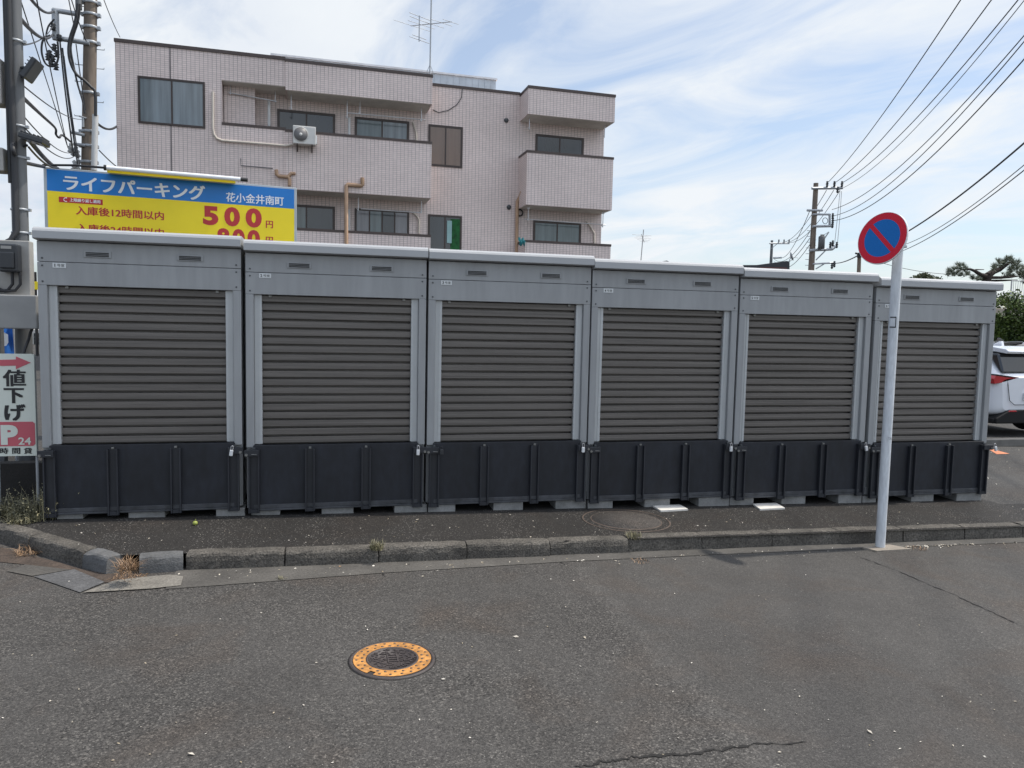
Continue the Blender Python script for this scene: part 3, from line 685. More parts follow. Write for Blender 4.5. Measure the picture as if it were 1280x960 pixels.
for dz_ in (-.07, .06):
    b = MB(Mc); b.box(-.046, .046, -.046, .046, sc.z+dz_, sc.z+dz_+.022, .003); b.box(.047, dl-.02, -.010, .010, sc.z+dz_+.002, sc.z+dz_+.020); b.each('clamp', m_steel, t)
# sticker outline on the pole
z0, z1 = pz+1.84, pz+1.93
def arcstrip(bb, a0, a1, za, zb, r, k=8):
    r = r-.0585+.0383
    for j in range(k):
        p0, p1 = a0+(a1-a0)*j/k, a0+(a1-a0)*(j+1)/k
        bb.poly([(pb.x+r*math.cos(p0), pb.y+r*math.sin(p0), za), (pb.x+r*math.cos(p1), pb.y+r*math.sin(p1), za), (pb.x+r*math.cos(p1), pb.y+r*math.sin(p1), zb), (pb.x+r*math.cos(p0), pb.y+r*math.sin(p0), zb)])
b = MB(); a0, a1 = math.radians(185), math.radians(258)
arcstrip(b, a0, a1, z0, z0+.010, .0592); arcstrip(b, a0, a1, z1-.010, z1, .0592); arcstrip(b, a1-.18, a1, z0+.010, z1-.010, .0592, 2)
b.build('sticker_outline', m_ink, pole)
text_mesh('736', 'numerals', M('faded ink', (.25, .26, .28), .6), pole, (pb.x-.022, pb.y-.0390, pz+.92), (1, 0, 0), (0, 0, 1), .036, .024)

# ------------------------------------------------------------------ yellow parking board
an = math.radians(7.8); bx = Vector((math.cos(an), math.sin(an), 0)); by = Vector((-math.sin(an), math.cos(an), 0)); bo = aty(54, 209, 10.4)
def bp(u, v, off=0.):
    d = ray(u, v); tt = ((bo-CAM).dot(by)+off)/d.dot(by); q = CAM+d*tt; return (q-bo).dot(bx), q.z
sR, zT2 = bp(371, 234); zT = (bo.z+zT2)/2; zB = 1.55
Mb = Matrix(((bx.x, by.x, 0, bo.x), (bx.y, by.y, 0, bo.y), (0, 0, 1, 0), (0, 0, 0, 1)))
t = thing('parking_sign', 'large blue and yellow parking price board rising behind the two left sheds', 'signboard', (bo.x, bo.y, zlot(bo.x)))
b = MB(Mb); b.box(0, sR, .004, .16, zB, zT, .006); brd = b.build('board_case', m_frame, t)
zs = (bp(56.7, 240.2)[1]+bp(367.5, 259)[1])/2
b = MB(Mb); b.box(.035, sR-.035, 0, .0035, zs, zT-.025); b.build('blue_panel', m_sgblue, t)
b = MB(Mb); b.box(.035, sR-.035, -.0005, .0035, zB+.03, zs-.001); b.build('yellow_panel', m_sgyel, t)
for s in (.35, sR-.45): 
    b = MB(Mb); b.box(s, s+.1, .165, .265, zlot(bo.x)-.1, zT-.2); b.build('post', m_steel, t)
def btxt(body, uL, uR, vt, vb, m, bold, off=-.001, fat=0.):
    um = (uL+uR)/2; s0 = bp(uL, (vt+vb)/2)[0]; s1 = bp(uR, (vt+vb)/2)[0]; z1 = bp(um, vt)[1]; z0 = bp(um, vb)[1]
    o = bo+bx*s0+by*off; o.z = z0
    return text_mesh(body, 'lettering', m, t, o, bx, (0, 0, 1), s1-s0, z1-z0, bold, fat=fat)
btxt('ライフパーキング', 79.2, 256.4, 225.2, 244.2, m_sgwh, 0, fat=.035)
btxt('花小金井南町', 282.5, 354.8, 243, 254.8, m_sgwh, 0, fat=.018)
s0, s1, z1, z0 = bp(73.6, 251)[0], bp(128.4, 251)[0], bp(101, 247.6)[1], bp(101, 254.5)[1]
b = MB(Mb); b.box(s0, s1, -.002, -.0008, z0, z1); b.build('red_pill', m_sgred, t)
btxt('上限繰り返し適用', 87, 125.5, 248.8, 253.3, m_sgwh, 0, -.0022, fat=.03)
b = MB(Mb); zc = (z0+z1)/2; sc_ = s0+.075
b.tube([(sc_+.022*math.cos(a*PI/10), -.003, zc+.022*math.sin(a*PI/10)) for a in range(3, 18)], .005, 6); b.build('loop_arrow', m_sgwh, t)
btxt('入庫後12時間以内', 94.7, 204.9, 261, 271.9, m_sgred, 0, fat=.028)
for ch, (ua, ub, va, vb) in zip('500', ((253.6, 273, 257.6, 281.5), (280.3, 300, 258.8, 283.0), (307, 327.2, 260.4, 284.6))): btxt(ch, ua, ub, va, vb, m_sgred, .05)
btxt('円', 332.3, 341.3, 276, 285.2, m_sgred, 0, fat=.03)
btxt('入庫後24時間以内', 96, 205, 282.6, 293.5, m_sgred, 0, fat=.028)
for ch, (ua, ub, va, vb) in zip('800', ((271.3, 287, 285.2, 307), (290.5, 306, 286.2, 308), (309.3, 325, 287.4, 309.2))): btxt(ch, ua, ub, va, vb, m_sgred, .05)
btxt('円', 332.3, 341.3, 296, 305.2, m_sgred, 0, fat=.03)
s0, s1 = bp(136, 217)[0], bp(300, 226)[0]; zt = zT+.015
b = MB(Mb); b.tube([(s0, -.20, zt), (s1, -.20, zt)], .027, 12); lt = b.build('lamp_tube', m_sgwh, t)
b = MB(Mb); b.tube([(s1+.001, -.20, zt), (s1+.09, -.20, zt-.002)], .024, 10); b.tube([(s0-.03, -.20, zt), (s0-.001, -.20, zt)], .034, 10); b.each('lamp_cap', m_black, lt)
b = MB(Mb); b.box(s0, s1-.06, -.16, -.148, zt-.050, zt-.015); b.box(s0, s1-.06, -.148, .003, zt-.022, zt-.015); b.build('lamp_hood', m_sgyel, t)
b = MB(Mb); b.tube([(0, -.03, zT+.012), (s0*.5, -.10, zT+.03), (s0-.02, -.19, zt)], .014, 8); b.build('feed_cable', m_wire, t)

# ------------------------------------------------------------------ apartment building
TH = math.radians(1.7); KY = 22.9
ex = Vector((math.cos(TH), math.sin(TH), 0)); ey = Vector((-math.sin(TH), math.cos(TH), 0)); P0 = aty(659, 187, KY)
MBd = Matrix(((ex.x, ey.x, 0, P0.x), (ex.y, ey.y, 0, P0.y), (0, 0, 1, 0), (0, 0, 0, 1)))
def bq(u, v, off=0.):
    d = ray(u, v); tt = ((P0-CAM).dot(ey)+off)/d.dot(ey); q = CAM+d*tt; return (q-P0).dot(ex), q.z
m_tile = tile_mat('pink tile', (.77, .655, .612), (.70, .594, .556), (.36, .305, .29), .110, .056, .0045, MBd.to_3x3())
gz = zlot(5)-.1
XR, XLm, XMr, XLl = 2.885, -7.175, -2.985, -11.55
ZT, ZFB, ZR3, ZB3, ZR2, ZB2 = 8.86, 8.015, 6.92, 5.25, 4.165, 2.49
YM = .93
apt = thing('apartment_building', 'three storey pink tiled apartment block with balconies behind the sheds', 'building', (P0.x, P0.y, gz))
def bb(): return MB(MBd)
b = bb(); b.box(XLl, XR+.03, YM, 10.5, gz, ZT-.02); b.build('main_wall', m_tile, apt)
b = bb(); b.box(XMr+.001, -.001, YM-.03, YM+.2, ZT-.019, ZT+.06); b.build('coping', m_brown, apt)
# left block, flush with the balcony fronts, with a loggia opening
xo, zo1 = bq(277, 100, .04); zo0 = bq(277, 152.6, .04)[1]
b = bb(); b.box(XLl, xo, .04, YM-.002, gz, ZT-.03); b.box(xo, XLm-.001, .04, YM-.002, zo1, ZT-.03); b.box(xo, XLm-.001, .04, YM-.002, gz, ZB3+.25); b.box(xo, XLm-.001, .04, .19, ZB3+.25, zo0-.07)
b.build('left_bay', m_tile, apt)
b = bb(); b.box(XLl-.02, XLm-.002, .01, YM-.003, ZT-.029, ZT+.06); b.box(xo, XLm-.001, .02, .21, zo0-.069, zo0); b.build('coping', m_brown, apt)
b = bb(); b.box(xo+.001, XLm, .06, YM-.003, zo1-.012, zo1-.001); b.build('soffit', m_soff, apt)
b = bb(); b.box(xo+.02, bq(318.6, 130, .45)[0], .46, YM-.003, zo0-.8, zo1-.013); b.build('closet_wall', m_tile, apt)
b = bb(); sx_ = bq(213.5, 130, .04)[0]; b.box(sx_-.014, sx_+.014, .030, .0385, 3, ZT-.04); b.build('expansion_joint', M('joint', (.16, .15, .15), .8), apt)
def bay(x0, x1, ends):
    b = bb(); b.box(x0, x1, 0, YM-.002, ZFB, ZT-.07); b.build('top_fascia', m_tile, apt)
    b = bb(); b.box(x0-.015, x1+.015, -.02, YM-.003, ZT-.069, ZT+.015); b.build('coping', m_brown, apt)
    b = bb(); b.box(x0+.04, x1-.04, .04, YM-.003, ZFB-.012, ZFB-.001); b.build('soffit', m_soff, apt)
    for zb, zt_ in ((ZB3, ZR3), (ZB2, ZR2)):
        b = bb(); b.box(x0, x1, 0, .14, zb, zt_-.07)
        for e in ends:
            xe = x0 if e < 0 else x1-.12
            b.box(xe, xe+.12, .1405, YM-.002, zb, zt_-.07)
        b.build('balcony_wall', m_tile, apt)
        b = bb(); b.box(x0-.015, x1+.015, -.018, .158, zt_-.069, zt_)
        for e in ends:
            xe = x0 if e < 0 else x1-.12
            b.box(xe-.015, xe+.135, .1585, YM-.003, zt_-.069, zt_-.001)
        b.build('coping', m_brown, apt)
        b = bb(); b.box(x0+.003, x1-.003, .141, YM-.003, zb-.004, zb+.15); b.build('balcony_floor', m_soff, apt)
bay(XLm, XMr, (1,)); bay(0, XR, (-1, 1))
def win(u0, v0, u1, v1, off, zbot, panes, mats, fw=.055):
    x0, za = bq(u0, v0, off); x1, zb = bq(u1, v1, off); z1 = (za+zb)/2; z0 = zbot
    b = bb(); b.box(x0, x1, off-.03, off+.01, z1-fw, z1); b.box(x0, x1, off-.03, off+.01, z0, z0+fw); b.box(x0, x0+fw, off-.03, off+.01, z0+fw, z1-fw); b.box(x1-fw, x1, off-.03, off+.01, z0+fw, z1-fw)
    fr = b.build('window', m_alub, apt); n_ = len(mats); wI = (x1-x0-2*fw)/n_
    for k in range(n_):
        xa = x0+fw+k*wI
        b = bb(); 
        if k: b.box(xa-.022, xa+.022, off-.022, off-.005, z0+fw, z1-fw); b.build('mullion', m_alub, fr)
        b = bb(); b.box(xa+(.0225 if k else .001), xa+wI-(.0225 if k < n_-1 else .001), off-.012, off-.004, z0+fw+.001, z1-fw-.001)
        if k % 2: pass
        b.build('pane', mats[k], fr)
    return fr
win(172.1, 94.8, 256.1, 102.9, .04, bq(214, 157.3, .04)[1], 2, [c_blue, c_blue])
win(346.5, 137.2, 419, 142, YM, ZB3+.17, 2, [c_dark, c_dark], .07)
win(443.4, 146.3, 511.4, 151.7, YM, ZB3+.17, 2, [c_teal, c_blue], .07)
win(346.5, 254.0, 418.7, 258.7, YM, ZB2+.17, 2, [c_teal, c_dark], .07)
win(443.4, 260.5, 511.4, 264, YM, ZB2+.17, 4, [c_grey, c_teal, c_dark, c_grey], .06)
win(535.6, 155.4, 578.5, 159.3, YM, bq(578.5, 210.4, YM)[1], 2, [c_brown, c_brown], .06)
w7 = win(535, 268, 577.3, 270.2, YM, ZB2+.6, 2, [c_dark, c_dark], .06)
xa, xb = bq(563, 290, YM)[0], bq(575, 290, YM)[0]; zt_ = bq(570, 274, YM)[1]
b = bb(); nS = 14
for k in range(nS):
    x0_, x1_ = xa+(xb-xa)*k/nS, xa+(xb-xa)*(k+1)/nS; y0_, y1_ = YM-.02-.007*(k % 2), YM-.02-.007*((k+1) % 2)
    b.poly([(x0_, y0_, ZB2+.7), (x1_, y1_, ZB2+.7), (x1_, y1_, zt_), (x0_, y0_, zt_)])
b.build('green_curtain', m_grcur, w7)
xa, xb = bq(558.5, 290, YM)[0], bq(564.5, 290, YM)[0]
b = bb(); b.box(xa, xb, YM-.045, YM-.032, bq(560, 304, YM)[1], bq(560, 276, YM)[1], .004); b.build('hanging_towel', m_cloth, w7)
win(669.4, 168, 729.8, 172.3, YM, ZB3+.17, 2, [c_dark, c_dark], .07)
win(666.5, 275.9, 726.3, 278.8, YM, ZB2+.17, 2, [c_teal, c_teal], .07)
# pipes and ducts on the walls
def bpt(u, v, off): x, z = bq(u, v, off); return (x, off, z)
b = bb(); b.tube([bpt(266, 114.6, -.01), bpt(266, 160, -.01), bpt(267.5, 168, -.01), bpt(271, 173, -.01), bpt(278, 175.8, -.01), bpt(320, 179, -.03), bpt(357, 182.3, -.04), bpt(366, 180.5, -.08)], .035, 8); b.build('duct', m_cream, apt)
b = bb(); b.tube([bpt(345.3, 212, -.05), bpt(345.8, 218, -.05), bpt(348, 220, -.05), bpt(360, 221, -.05), bpt(362, 224, -.05), bpt(362, 232, -.05)], .05, 8); b.tube([bpt(360, 221, -.05), bpt(364, 216.5, -.05), bpt(369, 217, -.02)], .045, 8); b.build('drain_pipe', m_beige, apt)
b = bb(); b.tube([bpt(432.9, 320, -.06), bpt(432.9, 232, -.06), bpt(434, 230.5, -.06), bpt(452, 232.2, -.06), bpt(453, 231, -.06), bpt(453, 222, -.06)], .055, 8); b.build('drain_pipe', m_beige, apt)
b = bb(); b.tube([bpt(645.8, 325, YM-.07), bpt(646.5, 252, YM-.07), bpt(650, 246, YM-.09), bpt(652.5, 239, YM-.3)], .055, 8); b.build('drain_pipe', m_beige, apt)
b = bb(); b.tube([bpt(733, 277, YM-.04), bpt(738, 283, YM-.04), bpt(743, 292, YM-.04), bpt(743, 306, YM-.04)], .03, 8); b.build('duct', m_cream, apt)
b = bb(); b.tube([bpt(516, 152, YM-.04), bpt(520, 165, YM-.04), bpt(521, 180, YM-.04)], .03, 8); b.build('duct', m_cream, apt)
b = bb(); b.tube([bpt(515, 264, YM-.04), bpt(521, 270, YM-.04), bpt(524, 275, YM-.04), bpt(523.5, 292, YM-.04)], .03, 8); b.build('duct', m_cream, apt)
for u, v0, v1 in ((336.3, 127, 160), (436.6, 147, 170), (436, 262, 290)):
    b = bb(); b.tube([bpt(u, v0, .6), bpt(u, v1, .6)], .042, 8); b.build('vent_pipe', m_pvc, apt)
for u, v in ((632.7, 150.4), (636, 259)):
    x, z = bq(u, v, YM); b = MB(MBd @ Matrix.Translation((x, YM, z)) @ Matrix.Rotation(PI/2, 4, 'X')); b.lathe([(.075, 0), (.075, .03), (.05, .05), (.0, .05)], n=16); b.build('vent_cap', m_vent, apt)
# laundry pole hangers and poles under the ceilings
def hanger(u, v0, v1, off):
    x, z0_ = bq(u, v0, off); z1_ = bq(u, v1, off)[1]; c = bb()
    c.box(x-.04, x+.04, off-.02, off+.02, z0_-.03, z0_+.03); c.tube([(x, off, z0_), (x, off, z1_)], .014, 6); c.tube([(x, off, z1_), (x-.06, off-.03, z1_+.06)], .012, 6)
    c.build('laundry_hanger', m_alu, apt)
for u, v0, v1, off in ((288, 105, 118, .4), (344, 110, 128, .5), (364, 114, 137, .4), (434, 122, 148, .4), (450, 124, 143, .4), (527, 132, 152, .4), (448, 243, 263, .4), (527, 249, 266, .4), (662, 146, 162, .4), (756, 156, 172, .4), (660.5, 260, 276, .4), (754, 266, 284, .4)): hanger(u, v0, v1, off)
for (a, c_) in (((434, 141), (532, 150)), ((287, 116), (346, 127)), ((451, 261), (527, 266)), ((656, 274), (757, 281))):
    b = bb(); b.tube([bpt(*a, .4), bpt(*c_, .4)], .017, 6); b.build('laundry_pole', m_alu, apt)
b = bb(); b.tube([bpt(578, 110, YM-.02), bpt(577, 122, YM-.02), bpt(571, 131, YM-.02), bpt(560, 138, YM-.02), bpt(548, 140.5, YM-.02), bpt(541, 137, YM-.02)], .012, 6); b.tube([bpt(301, 198, -.01), bpt(301, 207, -.01), bpt(341, 210.5, -.01)], .012, 6); b.each('surface_cable', m_vent, apt)
# penthouse panels on the roof
OFFP = 3.2; xl_, zl_ = bq(339.3, 63.6, OFFP); xr_, zr_ = bq(620, 101, OFFP); zp = (zl_+zr_)/2
b = bb(); b.box(xl_, xr_, OFFP+.02, OFFP+3.0, ZT-.02, zp-.06)
k = xl_
while k < xr_-.05: b.box(k, k+.03, OFFP, OFFP+.0195, ZT-.01, zp-.07); k += .22
pent = b.build('roof_screen', m_metroof, apt)
b = bb(); b.box(xl_-.03, xr_+.04, OFFP-.04, OFFP+3.04, zp-.059, zp); b.build('screen_cap', m_alu, pent)

# air conditioner hung on the balcony front
x0, z1 = bq(366.1, 156.1, -.34); x1, z0 = bq(394.8, 181.2, -.34)
pa = MBd @ Vector((x0, 0, z0)); t = thing('air_conditioner', 'white outdoor air conditioner unit hung on the pink balcony front', 'air conditioner', pa)
b = bb(); b.box(x0, x1, -.34, -.05, z0, z1, .02); cs = b.build('case', m_ac, t)
xc, zc = x0+(x1-x0)*.34, (z0+z1)/2+.01; rr = (z1-z0)*.39
Mf = MBd @ Matrix.Translation((xc, -.341, zc)) @ Matrix.Rotation(PI/2, 4, 'X')
b = MB(Mf); b.lathe([(rr, 0), (rr, .012), (0, .012)], n=32); b.build('fan_grille', M('grille', (.17, .165, .165), .5), cs)
b = MB(Mf); b.lathe([(rr*.22, .0125), (rr*.2, .022), (0, .022)], n=20)
for q_ in (1.04,): b.lathe([(rr*q_, .001), (rr*q_, .015), (rr*.97, .015)], n=32)
b.build('fan_hub', m_ac, cs)
b = bb(); b.box(x1+.001, x1+.03, -.28, -.10, z0+.05, z0+.28, .006); b.build('valve_cover', m_sgwh, cs)
b = bb()
for xx in (x0+.1, x1-.12): b.box(xx, xx+.035, -.36, .0, z0-.035, z0-.001); b.box(xx, xx+.035, -.03, -.0005, z0-.16, z0-.036); b.tube([(xx+.017, -.33, z0-.035), (xx+.017, -.02, z0-.15)], .012, 6)
b.each('wall_bracket', m_brown, t)
# teal cloth and black hose reel at the right balconies
x, z = bq(651, 301, .05)
b = bb(); n_ = 10; vs = []
for i in range(n_):
    for j in range(5): vs.append((x-.10+.24*i/n_+R.uniform(-.02, .02), -.03-.05*math.sin(PI*j/4)+R.uniform(-.02, .02), z+.07-.055*j+.04*math.sin(i*1.3)+R.uniform(-.03, .03)))
b.add(vs, [[i*5+j, i*5+j+1, i*5+j+6, i*5+j+5] for i in range(n_-1) for j in range(4)], True)
tag(b.build('cloth', m_teal, None, MBd @ Vector((x, 0, z))), 'crumpled teal cloth on the lowest right balcony rail', 'cloth')
x, z = bq(650.2, 265.7, YM-.1); b = bb()
b.tube([(x+.10*math.cos(a*PI/12), YM-.06, z+.10*math.sin(a*PI/12)) for a in range(25)], .022, 8)
tag(b.build('hose_coil', m_black, None, MBd @ Vector((x, YM, z))), 'black coil hanging by the pipe under the right balcony', 'coil')

# ------------------------------------------------------------------ antennas
def yagi(name, label, base, top, boomdir, cz, elems, r=.02, group='tv antennas', Ldir=None, size=1.):
    t = thing(name, label, 'antenna', base, group); base = Vector(base); top = Vector(top)
    b = MB(); b.tube([base, top], r, 8); b.build('mast', m_steel, t)
    bd = Vector(boomdir).normalized(); c = base+(top-base)*cz; el = Vector(Ldir).normalized()
    b = MB(); b.tube([c-bd*.75*size, c+bd*.75*size], r*.55, 6); bo_ = b.build('boom', m_steel, t)
    b = MB()
    for s_, ln in elems: b.tube([c+bd*s_*size-el*ln*size, c+bd*s_*size+el*ln*size], r*.36, 5)
    b.build('elements', m_steel, bo_)
    return t
off = .3; x, z = bq(537.4, 91.4, off); pbase = MBd @ Vector((x, off, ZT+.0)); ptop = MBd @ Vector((x+.02, off, bq(537.6, -30, off)[1]))
ta = yagi('tv_antenna', 'tall roof antenna mast with a fishbone aerial on the pink building', pbase, ptop, ex*.9-ey*.9+Vector((0, 0, -.12)), .535, [(-.7, .68), (-.35, .50), (0, .50), (.4, .40), (.72, .30)], .022, None, ex*.9+ey*.5+Vector((0, 0, .04)))
b = MB(); pm = pbase+(ptop-pbase)*.50
b.tube([pbase+ex*.15+Vector((0, 0, .02)), pbase+(ptop-pbase)*.14], .008, 5); b.tube([pbase-ex*.15+Vector((0, 0, .02)), pbase+(ptop-pbase)*.14], .008, 5); b.tube([pbase-ey*.15+Vector((0, 0, .02)), pbase+(ptop-pbase)*.14], .008, 5); b.each('stay', m_steel, ta)
el2 = ex*.9+ey*.5
b = MB(); cpt = pbase+(ptop-pbase)*.60-ex*.35
b.tube([cpt, cpt-Vector((0, 0, .75))], .016, 6)
for zz_, ln in ((-.02, .36), (-.12, .34), (-.7, .34), (-.62, .24)): b.tube([cpt+Vector((0, 0, zz_))-el2*ln, cpt+Vector((0, 0, zz_))+el2*ln*1.1], .010, 5)
b.each('second_aerial', m_steel, ta)
off = 2.; x, z = bq(746, 112.5, off); b = bb(); b.tube([(x, off, ZT-.02), (x, off, ZT+.12)], .02, 6); b.tube([(x+.35, off, ZT+.1), (x-.8, off-.2, ZT+.62)], .012, 6)
for k in range(4): b.tube([(x-.6+.25*k-.05, off-.35, ZT+.53-.115*k), (x-.6+.25*k+.05, off+.05, ZT+.53-.115*k)], .006, 5)
tag(b.build('tv_antenna', m_steel, None, MBd @ Vector((x, off, ZT))), 'low tilted aerial on the right corner of the pink roof', 'antenna')
b0 = aty(798.8, 335, 30); b1 = aty(804.5, 287, 30)
yagi('tv_antenna', 'lone leaning antenna rising behind the fourth shed', b0-Vector((0, 0, 1)), b1, (.5, .8, -.25), .86, [(-.6, .75), (-.35, .5), (0, .65), (.3, .5), (.6, .35)], .022, None, (1, .1, 0), .6)

# ------------------------------------------------------------------ wires
def wire(label, p0, p1, sag=.3, r=.012, group=None, n=24, name='overhead_wire', far=0.):
    p0 = Vector(p0); p1 = Vector(p1); b = MB()
    pts = [p0.lerp(p1, k/n)-Vector((0, 0, sag*4*(k/n)*(1-k/n))) for k in range(n+1)]
    if far: pts += [p0.lerp(p1, 1+far*k/6)+Vector((0, 0, sag*4*far*k/6*.9)) for k in range(1, 7)]
    b.tube(pts, r, 6); return tag(b.build(name, m_wire, None, p0), label, 'wire', group)
def path(label, pts, r=.012, group=None, name='overhead_wire'):
    b = MB(); P = [Vector(q) for q in pts]; out = []
    for i in range(len(P)-1):                                # Catmull-Rom
        a, b_, c, d = P[max(i-1, 0)], P[i], P[i+1], P[min(i+2, len(P)-1)]
        for k in range(8):
            s_ = k/8; out.append(.5*((2*b_)+(c-a)*s_+(2*a-5*b_+4*c-d)*s_*s_+(3*b_-a-3*c+d)*s_**3))
    out.append(P[-1]); b.tube(out, r, 6); return tag(b.build(name, m_wire, None, P[0]), label, 'wire', group)

# ------------------------------------------------------------------ left: steel pole, cabinet, floodlights, banner
YP = 7.75; a0 = aty(26, 300, YP); px_, py_ = a0.x, YP; zg = zlot(px_)
t = thing('utility_pole', 'grey steel pole with strapped cables at the left edge', 'utility pole', (px_, py_, zg))
b = MB(); ztop = aty(10, -120, YP).z; b.tube([(px_, py_, zg-.05), (px_, py_, ztop)], [.072, .058], 20); b.build('shaft', m_pgrey, t)
b = MB()
for v in (52, 158, 197, 262, 291): z = aty(20, v, YP).z; b.lathe([(.070, -.010), (.074, -.007), (.074, .007), (.070, .010)], (px_, py_, z), 20); b.box(px_+.069, px_+.092, py_-.02, py_+.012, z-.012, z+.012)
b.each('band', m_steel, t)
b = MB(); b.tube([(px_-.015, py_-.085, aty(8, -60, YP).z), (px_-.015, py_-.085, aty(14, 100, YP).z), (px_-.0, py_-.09, aty(18, 200, YP).z), (px_+.0, py_-.095, aty(22, 290, YP).z), (px_-.03, py_-.13, aty(20, 302, YP).z), (px_-.15, py_-.14, aty(3, 312, YP).z), (px_-.22, py_-.14, aty(-5, 330, YP).z)], .028, 8)
b.tube([(px_-.045, py_-.065, aty(8, -60, YP).z), (px_-.045, py_-.065, aty(12, 230, YP).z)], .02, 8); b.each('cable_run', m_wire, t)
b = MB(); b.box(px_-.28, px_-.085, py_-.10, py_+.08, aty(3, 133, YP).z, aty(3, 77, YP).z, .01); b.box(px_-.28, px_-.085, py_-.10, py_+.08, aty(3, 216, YP).z, aty(3, 187, YP).z, .01); b.each('terminal_box', m_cab, t)
def flood(u, v, tiltd, lab, dark):
    c = aty(u, v, YP-.05); ft = thing('floodlight', lab, 'floodlight', c, 'floodlights on the steel pole')
    Mx = Matrix.Translation(c) @ Matrix.Rotation(math.radians(tiltd), 4, 'Y')
    b = MB(Mx); b.box(-.10, .10, -.10, .10, -.022, .022, .008)
    for k in range(6): b.box(-.09+k*.034, -.082+k*.034, -.09, .09, .0225, .04)
    b.build('housing', m_meter, ft)
    b = MB(Mx); b.box(-.088, .088, -.088, .088, -.026, -.0225); b.build('lens', m_vent if not dark else m_glassd, ft)
    b = MB(); b.tube([(px_+.055, py_-.03, c.z+.02), (c.x-.02, c.y, c.z+.02)], .014, 6); b.tube([(px_+.055, py_-.03, c.z-.06), (c.x-.06, c.y, c.z-.05)], .012, 6); b.build('arm', m_meter, ft)
flood(40, 88, -58, 'upper tilted floodlight on the steel pole at left', False)
flood(43, 175, 14, 'lower dark floodlight on the steel pole at left', True)
# cabinet and beam
YC = 7.45; q0, q1 = aty(-26, 300, YC), aty(38.5, 368, YC)
t = thing('meter_cabinet', 'grey steel board carrying a black electric meter beside the first shed', 'meter board', ((q0.x+q1.x)/2, YC, zg))
b = MB(); b.box(q0.x, q1.x, YC, YC+.10, aty(20, 372, YC).z, aty(20, 300.5, YC).z, .008); b.build('back_board', m_cab, t)
mx0, mx1 = aty(5, 330, YC).x, aty(28, 330, YC).x; mz0, mz1 = aty(16, 341, YC).z, aty(16, 306, YC).z
b = MB(); b.box(mx0, mx1, YC-.11, YC-.001, mz0, mz1, .015); me_ = b.build('meter', m_meter, t)
b = MB(); b.box(mx0+.015, mx1-.02, YC-.135, YC-.111, mz0+.03, mz0+.17, .01); b.build('meter_cover', m_meter, me_)
b = MB(); b.box(mx0+.02, mx0+.10, YC-.114, YC-.1105, mz1-.045, mz1-.02); b.build('meter_label', m_cab, me_)
b = MB()
for s_ in (.05, .11): b.tube([(mx0+s_+.03, YC-.05, mz0+.01), (mx0+s_+.03, YC-.05, mz0-.10), (mx0+s_-.01, YC-.05, mz0-.155), (mx0+s_-.09, YC-.05, mz0-.165), (mx0-.2, YC-.05, mz0-.10+s_*.3)], .013, 8)
b.each('meter_cable', m_wire, t)
b = MB(); b.box(q0.x-.3, q1.x+.09, YC-.14, YC+.02, aty(20, 411, YC-.14).z, aty(20, 368.5, YC-.14).z, .01); b.build('beam', m_beam, t)
b = MB(); b.box(q0.x+.02, q0.x+.10, YC+.101, YC+.18, zg-.05, aty(20, 330, YC).z); b.build('leg', m_pgrey, t)
b = MB(); b.tube([aty(41.5, 408, 7.4), aty(38, 416, 7.4), aty(36, 424, 7.38), aty(31, 437, 7.3), aty(27, 452, 7.25)], .012, 6); b.build('hanging_cable', m_wire, t)
# low dark wall, blue sheet, banner
b = MB(); b.box(-5.2, -2.235, 7.02, 7.14, zlot(-3)-.1, aty(20, 579, 7.02).z, .006); wl = b.build('low_wall', m_dark, None, (-3.6, 7.05, zlot(-3.6)))
tag(wl, 'low blackened wall behind the weeds at the left corner', 'wall')
b = MB(); ws = []; q0 = aty(-20, 411, 8.3); q1 = aty(15.5, 411, 8.3); zt_, zb_ = aty(5, 405, 8.3).z, aty(5, 470, 8.3).z
for i in range(13):
    for j in range(7): ws.append((q0.x+(q1.x-q0.x)*i/12, 8.3+.03*math.sin(i*1.1+j*.5), zb_+(zt_-zb_)*j/6))
b.add(ws, [[i*7+j, i*7+j+1, i*7+j+8, i*7+j+7] for i in range(12) for j in range(6)], True)
t = thing('blue_sheet', 'blue and white sheet hanging below the grey beam at left', 'sheet', (q1.x, 8.3, zlot(q1.x)))
b.build('sheet', m_tarp, t); b = MB(); g = [aty(u, v, 8.255) for u, v in [(0, 417), (4, 415), (10, 418), (10.5, 428), (8, 432), (0, 434), (-6, 434), (-6, 417)]]; b.poly(g); b.build('white_patch', m_sgwh, t)
b = MB(); b.tube([(q1.x-.01, 8.34, zlot(q1.x)-.02), (q1.x-.01, 8.34, zt_+.03)], .015, 8); b.tube([(q0.x, 8.34, zlot(q1.x)-.02), (q0.x, 8.34, zt_+.03)], .015, 8); b.tube([(q0.x, 8.34, zt_+.02), (q1.x, 8.34, zt_+.02)], .012, 8); b.build('stand', m_steel, t)
YB = 6.55
def nb(u, v): q = aty(u, v, YB); return q
tl, br_ = nb(-9, 442), nb(46, 569.5)
t = thing('price_banner', 'white banner board with black characters and a pink P square left of the first shed', 'banner', ((tl.x+br_.x)/2, YB, zlot(-2.4)))
r_ = .02; zt_, zb_ = tl.z, br_.z
out = [(tl.x, zb_), (br_.x, zb_), (br_.x, zt_-r_)]+[(br_.x-r_+r_*math.cos(a*PI/10), zt_-r_+r_*math.sin(a*PI/10)) for a in range(1, 6)]+[(tl.x, zt_)]
b = MB(); b.prism(out, YB, YB+.02, 'y'); b.build('board', m_bank, t)
